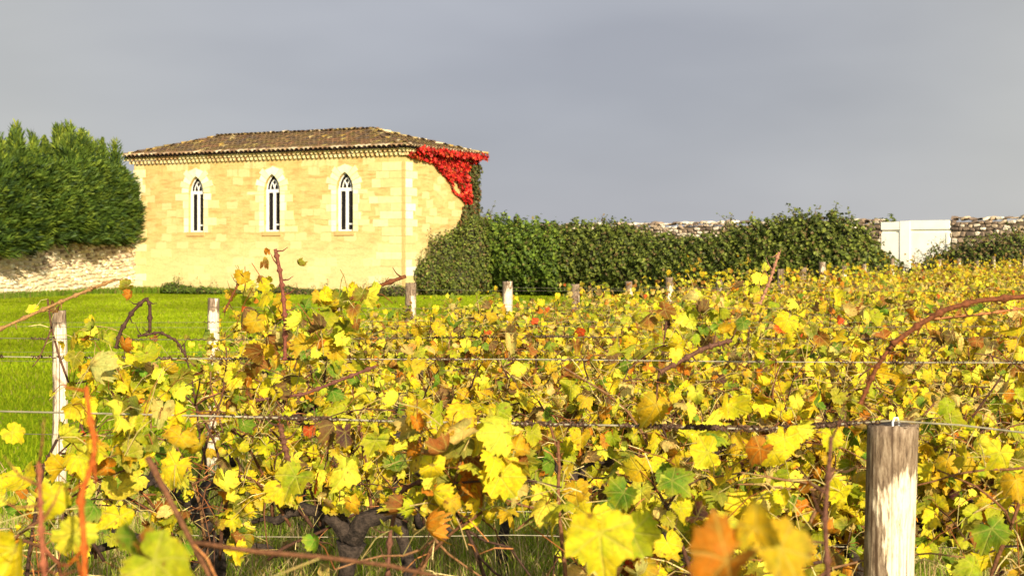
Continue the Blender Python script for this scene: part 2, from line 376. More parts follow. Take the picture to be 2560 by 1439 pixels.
rs = np.random.default_rng(5)
PALE = [(0.54,0.45,0.20),(0.57,0.485,0.225),(0.59,0.515,0.26),(0.50,0.40,0.165)]
WHITE = [(0.64,0.585,0.34),(0.61,0.545,0.29),(0.70,0.655,0.43)]
# dressed corner stones of the near corner and of the far left corner
qm = MB(); qf = MB()
z = 0.15; k = 0
while z < HT - 0.25:
    h = rs.uniform(0.26, 0.36); w1 = (0.55, 0.95)[k % 2] + rs.uniform(-0.12, 0.2); w2 = (0.62, 0.38)[k % 2] + rs.uniform(-0.05, 0.08)
    c1 = PALE[rs.integers(4)]; c2 = WHITE[rs.integers(3)] if z > 2.0 or rs.random() < .5 else PALE[rs.integers(4)]
    pr = rs.uniform(0.012, 0.02); gp = 0.014
    qm.box((-pr, 0.10, z), (0.03, w1, z + h - gp), c1)
    if rs.random() < 0.6:
        w3 = w1 + rs.uniform(0.35, 0.7); qm.box((-pr*0.8, w1 + gp, z), (0.03, w3, z + h - gp), PALE[rs.integers(4)])
    qm.box((0.10, -pr, z), (w2*1.35, 0.03, z + h - gp), c2)
    qm.box((-pr*1.1, -pr*1.1, z), (0.10 - gp, 0.10 - gp, z + h - gp), (0.44,0.31,0.11))
    w4 = (0.36, 0.62)[k % 2] + rs.uniform(-0.06, 0.08)
    qf.box((-pr, HL - w4, z), (0.03, HL + pr, z + h - gp), (WHITE[rs.integers(3)] if rs.random() < .7 else PALE[0]))
    z += h; k += 1
qm.build('corner_stonework', M_BLOCK, house, smooth=False); qf.build('corner_stonework', M_BLOCK, house, smooth=False)

for wi, c in enumerate(WIN):
    w = empty('window', (0, 0, 0)); w.parent = house
    # stone surround: jamb blocks of uneven length and arch stones
    s = MB(); z = WS - 0.02; k = wi
    while z < WSP - 0.05:
        h = min(rs.uniform(0.22, 0.36), WSP - z)
        for sgn in (-1, 1):
            ln = (0.24, 0.62)[(k + (sgn > 0)) % 2] + rs.uniform(-0.06, 0.22)
            cc = PALE[rs.integers(4)] if ln > 0.4 else WHITE[rs.integers(3)]
            y0, y1 = sorted((c + sgn*(WW/2 + 0.002), c + sgn*(WW/2 + 0.22)))
            s.box((-0.018, y0, z), (0.02, y1, z + h - 0.012), WHITE[rs.integers(3)])
            if ln > 0.25:
                y0, y1 = sorted((c + sgn*(WW/2 + 0.234), c + sgn*(WW/2 + ln)))
                s.box((-0.014, y0, z), (0.02, y1, z + h - 0.012), cc)
        z += h; k += 1
    hw = WW/2; nv = 5
    for sgn in (-1, 1):
        cy = -sgn*hw
        a_in = [math.acos((x*hw + hw) / WW) for x in (1, 0)]       # from spring to apex
        for i in range(nv):
            a0, a1 = np.interp(i/nv, [0, 1], a_in) , np.interp((i+1)/nv - 0.02, [0, 1], a_in)
            r0, r1 = WW + 0.004, WW + (0.34, 0.44)[i % 2] + rs.uniform(-.03, .06)
            pts = []
            for aa, rr in ((a0, r0), (a0, r1), (a1, r1), (a1, r0)):
                pts.append((c + sgn*(rr*math.cos(aa) - hw), WSP + rr*math.sin(aa)))
            if i == nv - 1: pts[2] = (c + sgn*0.004, pts[2][1]); pts[3] = (c + sgn*0.004, pts[3][1])
            V = [(-0.020, y, zz) for y, zz in pts] + [(0.02, y, zz) for y, zz in pts]
            F = [[(0,1,2,3),(7,6,5,4),(0,4,5,1),(1,5,6,2),(2,6,7,3),(3,7,4,0)]]
            s.add(V, F, WHITE[rs.integers(3)])
    s.build('surround', M_BLOCK, w, smooth=False)
    sl = MB(); sl.box((-0.05, c - WW/2 - 0.05, WS - 0.16), (0.0, c + WW/2 + 0.05, WS - 0.004)); sl.build('sill', M_SILL, w, smooth=False)
    # dark panes behind
    gl = MB(); ks = np.linspace(-1, 1, NA + 1); x = DEP - 0.03
    gl.add([(x, c + a*(WW/2), WSP + arch(a)) for a in ks] + [(x, c + WW/2, WS), (x, c - WW/2, WS)], [[tuple(range(NA + 3))]])
    gl.build('pane', M_GLASS, w, smooth=False)
    # white frame: jambs, mullion, transom and crossing arcs in the head
    f = MB(); x0, x1 = DEP - 0.085, DEP - 0.04
    def bar(y0, y1, z0, z1): f.box((x0, y0, z0), (x1, y1, z1))
    bar(c - WW/2 + 0.002, c - WW/2 + 0.08, WS + 0.002, WSP - 0.055); bar(c + WW/2 - 0.11, c + WW/2 - 0.002, WS + 0.002, WSP - 0.055)
    bar(c - 0.065, c + 0.045, WS + 0.002, WSP - 0.055); bar(c - WW/2 + 0.002, c + WW/2 - 0.002, WSP - 0.055, WSP + 0.065)
    bar(c - WW/2 + 0.08, c - 0.075, WS + 0.002, WS + 0.05); bar(c + 0.045, c + WW/2 - 0.11, WS + 0.002, WS + 0.05)
    bar(c - WW/2 + 0.08, c - 0.075, WS + 0.24, WS + 0.29)
    def arc_bar(pts, r=0.022):
        f.tube([((x0 + x1)/2, c + y, zz) for y, zz in pts], r, 5)
    for sgn in (-1, 1):
        arc_bar([(sgn*(WW/2 - 0.02)*a, WSP + arch(a)*0.97) for a in np.linspace(1, 0, 8)], 0.024)
        rr = WW*0.62
        arc_bar([(sgn*(-WW/4 + rr - rr*math.cos(t_)), WSP + 0.06 + rr*math.sin(t_)) for t_ in np.linspace(0, 0.95, 8)])
        rr = WW*0.5
        arc_bar([(sgn*(0.0 + rr - rr*math.cos(t_)), WSP + 0.06 + rr*math.sin(t_)) for t_ in np.linspace(0, 0.84, 8)])
    f.build('frame', M_PAINT, w, smooth=False)

# cornice: two projecting courses of half-round tile ends under the eaves
def cornice():
    m = MB(); rr = np.random.default_rng(8)
    for row in range(2):
        z0 = HT + row*0.135; z1 = z0 + 0.12; out = 0.13 + row*0.12; pitch = 0.205; ra = 0.072
        def run(L, fn, nrm):
            n_ = int(L / pitch)
            for i in range(n_):
                a = i*pitch - out + (row*0.1); cc = np.array([(0.66,0.52,0.24),(0.70,0.58,0.30),(0.52,0.33,0.15),(0.60,0.46,0.2)][rr.integers(4)])
                prof = [(a, z1), (a, z0)]
                prof += [(a + pitch/2 - ra*math.cos(t_), z0 + ra*1.1*math.sin(t_)) for t_ in np.linspace(0, math.pi, 7)]
                prof += [(a + pitch, z0), (a + pitch, z1)]
                npf = len(prof)
                V = [fn(p, -out, zz) for p, zz in prof] + [fn(p, 0.02, zz) for p, zz in prof]
                F = [np.array([list(range(npf))])]
                F.append(np.array([[j, j + npf, (j+1) % npf + npf, (j+1) % npf] for j in range(npf)]))
                m.add(V, F, cc)
        run(HL + 2*out, lambda p, o_, zz: (o_, p, zz), 0)
        run(HS + 2*out, lambda p, o_, zz: (p, o_, zz), 1)
    return m
cornice().build('cornice', M_TILE, house, smooth=False)

# tiled hip roof
def roof():
    m = MB(); rr = np.random.default_rng(11)
    OV = 0.40; ze, zr = HT + 0.30, 6.42
    A, B_, C, D = [np.array(p, float) for p in ((-OV,-OV,ze), (-OV,HL+OV,ze), (HS+OV,HL+OV,ze), (HS+OV,-OV,ze))]
    K1, K2 = np.array((HS/2, 3.15, zr)), np.array((HS/2, HL - 2.4, zr - 0.02))
    base = [(0.13,0.072,0.036),(0.10,0.060,0.036),(0.15,0.092,0.042),(0.095,0.064,0.042),(0.17,0.085,0.04),(0.15,0.105,0.034)]
    lich = [(0.33,0.21,0.05),(0.26,0.19,0.06),(0.38,0.28,0.11)]
    def under(pts, dz=-0.03):
        V = [p + np.array((0,0,dz)) for p in pts]; m.add(V, [[tuple(range(len(V)))]], (0.05,0.03,0.02))
    def tile(o, d, s, n, r0, r1, ln, c, j_=0):
        th = np.linspace(0, math.pi, 6)
        V = []
        for t_, r_, lift in ((0, r0, 0.028), (ln, r1, 0.0)):
            for a in th: V.append(o + d*t_ + s*(-r_*math.cos(a)) + n*(r_*(0.62 if j_ == 0 else 0.45)*math.sin(a) + lift))
        F = [[(i, i+1, i+7, i+6) for i in range(5)]]
        m.add(V, F, c)
    def slope(e0, e1, r0, r1):
        s = e1 - e0; L = np.linalg.norm(s); s /= L
        up = (r0 - e0) - s*np.dot(r0 - e0, s); H = np.linalg.norm(up); up /= H
        n = np.cross(s, up); n *= np.sign(n[2])
        a0, a1 = np.dot(r0 - e0, s), np.dot(r1 - e0, s)
        under([e0, e1, r1, r0] if np.linalg.norm(r1 - r0) > 1e-6 else [e0, e1, r0])
        pit = 0.215; nc = int(L / pit)
        for i in range(nc):
            x_ = (i + 0.5)*L/nc + rr.normal(0, 0.016)
            for j in range(int(H/0.33) + 1):
                t_ = j*0.33
                lo, hi = a0*t_/H, L + (a1 - L)*t_/H
                if not lo - 0.02 <= x_ <= hi + 0.02: continue
                p = e0 + s*x_ + up*(t_ - (0.05 if j == 0 else rr.uniform(0, 0.03)))
                u = rr.random()
                mo = np.clip(0.45 + 0.5*math.sin(x_*2.3 + 1.7*math.sin(t_*3.1))*math.sin(t_*4.3 + x_) + rr.normal(0, .25), 0, 0.9)
                c = np.array(base[rr.integers(6)])*(1 - mo*.6) + np.array((0.16, 0.105, 0.035))*mo*.6
                if u < 0.05: c = np.array(lich[rr.integers(3)])
                if j == 0: c = np.array([(0.46,0.34,0.19),(0.34,0.22,0.11),(0.54,0.43,0.26),(0.24,0.14,0.07)][rr.integers(4)])
                tile(p, up, s, n, 0.106 if j == 0 else 0.098, 0.082, 0.42, c*rr.uniform(0.8, 1.2), j)
    slope(A, B_, K1, K2); slope(D, A, K1, K1); slope(B_, C, K2, K2); slope(C, D, K2, K1)
    for p0, p1 in ((K1, K2), (A, K1), (B_, K2), (C, K2), (D, K1)):
        L = np.linalg.norm(p1 - p0); d = (p1 - p0)/L
        s = norm(np.cross(d, np.array((0,0,1.0)))); n = np.cross(s, d); n *= np.sign(n[2])
        for j in range(int(L/0.36)):
            c = np.array(lich[rr.integers(3)] if rr.random() < 0.6 else base[rr.integers(6)])*rr.uniform(0.8, 1.3)
            if rr.random() < 0.25: c = np.array((0.58, 0.44, 0.24))
            tile(p0 + d*j*0.36 + np.array((0,0,rr.uniform(-0.005, 0.03))), d, s, n, 0.13, 0.115, 0.42, c)
    return m
roof().build('roof', M_TILE, house, smooth=False)

# ------------------------------------------------------------------ leaf clouds for creeper, ivy, bushes
def quads(m, pos, nrm, size, col, rng, aspect=0.75, tip=None):
    """leaf-shaped six-sided faces with a crease, at pos facing nrm"""
    n_ = len(pos); nrm = norm(nrm)
    t = rng.normal(size=(n_, 3)) if tip is None else np.asarray(tip) + 0.0
    t = norm(t - nrm*np.sum(t*nrm, 1)[:, None]); b = np.cross(nrm, t)
    size = np.broadcast_to(size, (n_,))[:, None]
    q = [(0,-.5,0), (-.5*aspect,-.1,.10), (-.35*aspect,.25,.06), (0,.5,-.05), (.35*aspect,.25,.06), (.5*aspect,-.1,.10)]
    V = np.stack([pos + size*(x*b + y*t + zz*nrm) for x, y, zz in q], 1)
    i = np.arange(n_)[:, None]*6
    F = [i + np.array([[0,3,2,1]]), i + np.array([[0,5,4,3]])]
    m.add(V.reshape(-1, 3), F, np.repeat(col, 6, 0))
def pick(rng, n_, cols, w=None, jit=0.18):
    cols = np.array(cols, float); w = None if w is None else np.array(w)/np.sum(w)
    c = cols[rng.choice(len(cols), n_, p=w)]
    return c*rng.uniform(1 - jit, 1 + jit, (n_, 1))
def in_poly(pts, poly):
    x, y = pts[:, 0], pts[:, 1]; ins = np.zeros(len(pts), bool); j = len(poly) - 1
    for i in range(len(poly)):
        xi, yi = poly[i]; xj, yj = poly[j]
        c = ((yi > y) != (yj > y)) & (x < (xj - xi)*(y - yi)/(yj - yi + 1e-12) + xi); ins ^= c; j = i
    return ins
def sample_poly(rng, poly, n_):
    poly = np.array(poly); lo, hi = poly.min(0), poly.max(0); out = []
    while sum(map(len, out)) < n_:
        p = rng.uniform(lo, hi, (n_*2, 2)); out.append(p[in_poly(p, poly)])
    return np.concatenate(out)[:n_]

rng = np.random.default_rng(21)
def creeper(name, poly_px, n_, cols, w, label, cat, hole=None, eave=None, thick=0.20, size=(0.08, 0.15), stems=None):
    root = empty(name, house.location, house.rotation_euler.z); tag(root, label, cat)
    poly = [house_uz(*p) for p in poly_px]
    uz = sample_poly(rng, poly, n_)
    if hole: uz = uz[~in_poly(uz, [house_uz(*p) for p in hole])]
    clump = 0.5 + 0.5*np.sin(uz[:, 0]*7 + 2*np.sin(uz[:, 1]*5))*np.sin(uz[:, 1]*8 + uz[:, 0]*3)
    off = rng.uniform(0.03, thick, len(uz))*(0.5 + clump)
    pos = np.stack([uz[:, 0], -off, uz[:, 1]], 1)
    if eave is not None:
        p0, p1, ne, rad = eave
        t = rng.random((ne, 1)); e = np.array(p0)*(1 - t) + np.array(p1)*t + rng.normal(0, 1, (ne, 3))*np.array(rad)
        pos = np.concatenate([pos, e])
    nr = np.array([0.1, -1, 0.45]) + rng.normal(0, 0.45, pos.shape)
    tip = np.array([0, -0.3, -1]) + rng.normal(0, 0.5, pos.shape)
    m = MB(); quads(m, pos, nr, rng.uniform(*size, len(pos)), pick(rng, len(pos), cols, w), rng, 0.95, tip)
    m.build('foliage', M_CREEP, root, smooth=False)
    for st in stems or []:
        pts = [house_uz(*p) for p in st]; s = MB()
        s.tube([(u, -0.025, zz) for u, zz in pts], np.linspace(0.03, 0.012, len(pts)), 5, (0.10, 0.06, 0.035)); s.build('stem', M_BARK, root)
    return root
creeper('virginia_creeper',
    [(1006,379),(1060,378),(1120,388),(1186,398),(1186,410),(1172,414),(1163,430),(1168,460),(1174,500),(1162,512),(1152,498),(1130,480),(1121,458),(1108,440),(1092,425),(1078,408),(1060,403),(1020,394)],
    3000, [(0.56,0.020,0.014),(0.66,0.045,0.03),(0.36,0.012,0.012),(0.62,0.12,0.03),(0.22,0.02,0.012),(0.16,0.09,0.02)], [5,3,2.5,1.6,1.6,.7],
    'scarlet creeper hanging in a wedge from the eaves of the stone house', 'climbing plant',
    hole=[(1126,450),(1133,452),(1148,474),(1150,492),(1138,482),(1128,470)],
    eave=((0.4,-0.40,5.40), (5.45,-0.38,5.36), 1200, (0.10,0.07,0.06)),
    stems=[[(1163,512),(1150,470),(1130,430),(1100,400)]])
creeper('ivy',
    [(1166,416),(1193,412),(1190,450),(1194,490),(1189,540),(1186,600),(1120,600),(1150,545),(1155,515),(1166,510),(1175,497),(1169,460)],
    3000, [(0.075,0.085,0.022),(0.11,0.115,0.03),(0.14,0.075,0.03),(0.05,0.06,0.02),(0.22,0.09,0.03)], [4,3,2.2,2,1.2],
    'green and rusty ivy column climbing the right edge of the house wall', 'climbing plant',
    eave=((5.2,-0.05,2.6), (5.25,-0.05,5.2), 700, (0.07,0.10,0.1)),
    stems=[[(1175,600),(1180,540),(1178,470),(1182,420)]])

def icosphere(sub):
    import bmesh
    bm = bmesh.new(); bmesh.ops.create_icosphere(bm, subdivisions=sub, radius=1)
    bm.verts.ensure_lookup_table()
    V = np.array([v.co[:] for v in bm.verts]); F = np.array([[v.index for v in f.verts] for f in bm.faces]); bm.free(); return V, F
ICO1, ICO2, ICO3 = icosphere(1), icosphere(2), icosphere(3)

def bush(name, label, cat, blobs, dens, cols, w, size=(0.07, 0.13), twigs=0, group=None, base=None, twig_h=0.5):
    """blobs: (x, y, z, rx, ry, rz) in world space; foliage shell over a dark core for twigs and inner shade, trunk below"""
    B = np.array(blobs, float); b0 = np.array(base if base is not None else (B[:, 0].mean(), B[:, 1].mean(), 0))
    root = empty(name, tuple(b0)); tag(root, label, cat, group)
    pos, nr = [], []
    for i, b in enumerate(B):
        area = (b[3]*b[5] + b[3]*b[4] + b[4]*b[5])*4; n_ = int(area*dens)
        d = norm(rng.normal(size=(n_, 3))); d[:, 1] = np.where(rng.random(n_) < 0.72, -np.abs(d[:, 1]), d[:, 1])
        lump = 1 + 0.10*np.sin(d[:, 0]*9 + i*2.3)*np.sin(d[:, 2]*8 + i) + 0.07*np.sin(d[:, 0]*21 + d[:, 2]*17 + i)
        rr_ = (1 - np.abs(rng.normal(0, 0.10, n_)))*lump + rng.exponential(0.03, n_)*(rng.random(n_) < 0.3)
        p = b[:3] + d*b[3:]*rr_[:, None]
        keep = p[:, 2] > 0.03
        for j, o in enumerate(B):
            if j != i: keep &= (((p - o[:3])/o[3:])**2).sum(1) > 0.62
        pos.append(p[keep]); nr.append((d/b[3:])[keep])
    pos = np.concatenate(pos); nr = norm(np.concatenate(nr)) + rng.normal(0, 0.55, pos.shape) + np.array([0, 0, 0.25])
    m = MB(); quads(m, pos - b0, nr, rng.uniform(*size, len(pos)), pick(rng, len(pos), cols, w, 0.3), rng, 0.7)
    # leafy twigs that stick out on top
    tw = []
    for _ in range(twigs):
        b = B[rng.integers(len(B))]; a = rng.uniform(0.5, 2.6)
        p0 = b[:3] + np.array([math.cos(a)*b[3]*0.9, rng.uniform(-.4, .2)*b[4], math.sin(a)*b[5]*0.95]); L = rng.uniform(0.3, 1.0)*twig_h
        d = norm(np.array([rng.normal(0, .5), rng.normal(0, .3), 1.0])); pts = [p0 + d*L*t + np.array([0.15*L*t*t*rng.choice((-1, 1)), 0, 0]) for t in (0, .35, .7, 1)]
        tw.append(pts); nl = int(8 + L*22); t = rng.random((nl, 1)); q = pts[0]*(1 - t) + pts[3]*t + rng.normal(0, 0.05, (nl, 3))
        quads(m, q - b0, rng.normal(size=q.shape), rng.uniform(size[0]*.6, size[1]*.8, nl), pick(rng, nl, cols, w, 0.3), rng, 0.6)
    m.build('foliage', M_LEAF, root, smooth=False)
    c = MB()
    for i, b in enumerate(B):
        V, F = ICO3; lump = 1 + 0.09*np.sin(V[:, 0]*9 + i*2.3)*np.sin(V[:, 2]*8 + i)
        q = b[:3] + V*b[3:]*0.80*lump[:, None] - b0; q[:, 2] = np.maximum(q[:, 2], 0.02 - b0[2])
        c.add(q, [F], (0.035, 0.032, 0.014))  # dark hull; its colour stands in for shade deep among the twigs
    for pts in tw: c.tube(np.array(pts) - b0, [0.012, 0.009, 0.006, 0.003], 4, (0.09, 0.065, 0.04))
    for b in B[:: max(1, len(B)//5)]:
        c.tube(np.array([(b[0], b[1], 0.0), (b[0] + .05, b[1], b[2]*0.5), (b[0], b[1] + .1, b[2])]) - b0, [0.07, 0.05, 0.03], 6, (0.06, 0.045, 0.03))
    c.build('stems', M_CORE, root)  # real stems and the dark shade hull in one mesh
    return root

# wall line east of the house: runs from the far house corner towards the right and nearer
def wl_pt(px):
    r = (px - CXP)/FPX; t = (60*r + 1.5)/(1 + 1.036*r); return np.array([-1.5 + t, 60 - 1.036*t])
WN = np.array([-0.7195, -0.6945])          # its normal towards the field
def hedge_blobs(prof, off, half, n_sub=1, depth=0.9):
    out = []
    for px, top in prof:
        p = wl_pt(px) + WN*off; d = p[1]; zt = EYE + (HY - top)*d/FPX
        rx = half*d/FPX
        out.append((p[0], p[1], zt*0.50, rx, depth, zt*0.52))
    return out
GREENS = [(0.068,0.112,0.012),(0.105,0.158,0.016),(0.16,0.21,0.022),(0.04,0.06,0.010),(0.14,0.115,0.03)]
OLIVE = [(0.078,0.102,0.014),(0.115,0.14,0.018),(0.165,0.185,0.028),(0.045,0.055,0.012),(0.155,0.105,0.035)]
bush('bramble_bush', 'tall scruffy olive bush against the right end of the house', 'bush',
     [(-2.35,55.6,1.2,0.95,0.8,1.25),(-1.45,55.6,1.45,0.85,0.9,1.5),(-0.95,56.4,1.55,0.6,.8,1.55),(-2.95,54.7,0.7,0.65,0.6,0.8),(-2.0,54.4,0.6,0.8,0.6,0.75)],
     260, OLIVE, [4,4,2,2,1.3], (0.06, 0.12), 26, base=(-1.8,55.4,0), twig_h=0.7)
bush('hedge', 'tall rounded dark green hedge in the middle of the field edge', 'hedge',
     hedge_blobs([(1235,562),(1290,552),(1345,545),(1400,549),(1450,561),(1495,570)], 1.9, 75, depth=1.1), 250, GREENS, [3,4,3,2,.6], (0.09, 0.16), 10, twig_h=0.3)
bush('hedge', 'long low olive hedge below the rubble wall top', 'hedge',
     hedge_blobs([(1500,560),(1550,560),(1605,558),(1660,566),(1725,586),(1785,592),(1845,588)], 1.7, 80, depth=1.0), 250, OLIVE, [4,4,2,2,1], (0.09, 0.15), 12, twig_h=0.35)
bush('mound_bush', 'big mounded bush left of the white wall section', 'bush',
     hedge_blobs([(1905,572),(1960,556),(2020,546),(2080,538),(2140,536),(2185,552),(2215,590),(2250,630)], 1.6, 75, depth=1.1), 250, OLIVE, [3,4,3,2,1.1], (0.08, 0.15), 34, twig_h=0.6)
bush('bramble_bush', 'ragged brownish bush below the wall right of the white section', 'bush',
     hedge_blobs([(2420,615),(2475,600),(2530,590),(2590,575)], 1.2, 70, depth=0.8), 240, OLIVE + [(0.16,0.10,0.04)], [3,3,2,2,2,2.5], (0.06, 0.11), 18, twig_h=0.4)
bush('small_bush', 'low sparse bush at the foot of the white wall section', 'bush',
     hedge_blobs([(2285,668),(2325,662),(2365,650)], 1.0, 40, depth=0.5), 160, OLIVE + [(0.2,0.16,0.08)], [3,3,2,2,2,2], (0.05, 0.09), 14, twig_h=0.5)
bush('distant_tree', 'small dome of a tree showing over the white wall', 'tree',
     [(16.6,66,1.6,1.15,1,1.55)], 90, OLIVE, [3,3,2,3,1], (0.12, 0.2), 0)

# low growth along the foot of the house
def foot_blobs(prof, off=0.5, half=28, depth=0.35):
    out = []
    for px, top in prof:
        t, zt = house_tz(px, top); p = NC + LD*t + np.array([-0.466, -0.885])*off
        zt = EYE + (HY - top)*p[1]/FPX; out.append((p[0], p[1], zt*0.45, half*p[1]/FPX, depth, max(0.12, zt*0.56)))
    return out
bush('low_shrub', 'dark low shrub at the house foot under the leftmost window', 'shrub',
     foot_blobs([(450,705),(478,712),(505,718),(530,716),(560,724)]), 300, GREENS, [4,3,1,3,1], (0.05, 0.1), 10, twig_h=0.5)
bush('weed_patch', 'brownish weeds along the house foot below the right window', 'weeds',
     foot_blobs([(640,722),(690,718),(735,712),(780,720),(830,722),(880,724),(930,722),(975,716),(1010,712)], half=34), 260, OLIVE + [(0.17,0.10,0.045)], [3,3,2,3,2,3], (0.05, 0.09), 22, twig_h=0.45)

# ------------------------------------------------------------------ rubble walls
def rubble(name, label, p0, p1, H, cols, w, seed, size=(0.30, 0.19), top_dark=None, thick=0.4, ragged=0.1, wall_c=(0.40,0.30,0.18)):
    rr = np.random.default_rng(seed); p0, p1 = np.array(p0, float), np.array(p1, float)
    L = np.linalg.norm(p1 - p0); ang = math.atan2(p1[1] - p0[1], p1[0] - p0[0])
    root = empty(name, (p0[0], p0[1], 0), ang); tag(root, label, 'wall')
    c = MB(); c.box((0, 0.06, 0), (L, thick, H - 0.07), wall_c); c.build('core', M_STONE, root, smooth=False)
    m = MB(); V0, F0 = ICO1; z = 0.0; row = 0
    while z < H:
        h = size[1]*rr.uniform(0.7, 1.25); x = -rr.uniform(0, size[0])
        while x < L:
            wd = size[0]*rr.uniform(0.5, 1.5)
            last = z + h >= H; wz = 0.045*math.sin(x*1.7 + row*1.3) + 0.03*math.sin(x*4.1 + row) if not last else 0
            hh = h*rr.uniform(0.8, 1.1) + (rr.uniform(-ragged, ragged) if last else 0)
            V = np.sign(V0)*np.abs(V0)**0.6*(1 + rr.normal(0, 0.10, V0.shape))
            tilt = rr.normal(0, 0.22); ct, st = math.cos(tilt), math.sin(tilt)
            X, Z = V[:, 0]*wd*0.5, V[:, 2]*hh*0.5
            q = np.stack([x + wd/2 + X*ct - Z*st, 0.06 + V[:, 1]*0.075 + rr.normal(0, 0.010), z + wz + h/2 + X*st + Z*ct + rr.normal(0, 0.015)], 1)
            if last: q[:, 1] = 0.2 + V[:, 1]*0.24
            cc = np.array(cols[rr.choice(len(cols), p=np.array(w)/sum(w))])*rr.uniform(0.85, 1.15)
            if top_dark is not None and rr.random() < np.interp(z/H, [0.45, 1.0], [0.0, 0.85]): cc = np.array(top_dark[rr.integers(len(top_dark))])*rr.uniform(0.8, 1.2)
            q[:, 0] = np.clip(q[:, 0], 0.0, L)
            m.add(q, [F0], cc); x += wd*1.0
        z += h; row += 1
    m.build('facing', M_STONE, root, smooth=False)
    return root
LIME = [(0.62,0.51,0.31),(0.57,0.45,0.26),(0.68,0.60,0.42),(0.48,0.36,0.2),(0.60,0.47,0.25)]
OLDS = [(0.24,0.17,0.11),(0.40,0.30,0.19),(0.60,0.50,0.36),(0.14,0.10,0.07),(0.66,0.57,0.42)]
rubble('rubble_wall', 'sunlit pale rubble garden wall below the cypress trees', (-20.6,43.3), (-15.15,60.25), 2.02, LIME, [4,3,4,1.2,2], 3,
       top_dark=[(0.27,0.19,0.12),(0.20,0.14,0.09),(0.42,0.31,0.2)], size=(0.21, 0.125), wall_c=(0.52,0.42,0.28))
a, b_ = wl_pt(1195), wl_pt(2200)
rubble('rubble_wall', 'lichen spotted rubble wall whose top shows above the low hedge', a, b_, 2.62, OLDS, [3,3,2.6,2,2.4], 4, size=(0.22, 0.13), ragged=0.07, wall_c=(0.18,0.13,0.08))
a2, b2 = wl_pt(2378), wl_pt(2800)
rubble('rubble_wall', 'dark mossy rubble wall right of the white wall section', a2, b2, 2.64, OLDS, [4,3,1.6,4,1], 6, size=(0.22, 0.14), ragged=0.06, wall_c=(0.15,0.11,0.07))
# white rendered section
wr0, wr1 = wl_pt(2203), wl_pt(2374); LW = np.linalg.norm(wr1 - wr0)
wroot = empty('white_wall', (wr0[0], wr0[1], 0), math.atan2(wr1[1] - wr0[1], wr1[0] - wr0[0]))
tag(wroot, 'white rendered wall section with coping and pilaster between bushes', 'wall')
m = MB(); m.box((0, 0, 0), (LW, 0.4, 2.26)); m.build('panel', M_RENDER, wroot, smooth=False)
m = MB(); px_ = LW*0.36
m.box((0, -0.014, 2.36), (px_ - 0.17, 0.42, 2.60)); m.box((px_ + 0.17, -0.014, 2.36), (LW, 0.42, 2.63)); m.box((0, 0.05, 2.26), (px_ - .17, 0.4, 2.36)); m.box((px_ + .17, 0.03, 2.26), (LW, 0.4, 2.36))
m.build('coping', M_RENDER, wroot, smooth=False)
m = MB(); m.box((px_ - 0.17, -0.028, 0), (px_ + 0.17, 0.43, 2.62)); m.build('pilaster', M_RENDER, wroot, smooth=False)
m = MB(); m.box((LW - 0.10, -0.02, 0), (LW, 0.0 - 0.002, 2.26)); m.build('end_trim', M_RENDER, wroot, smooth=False)

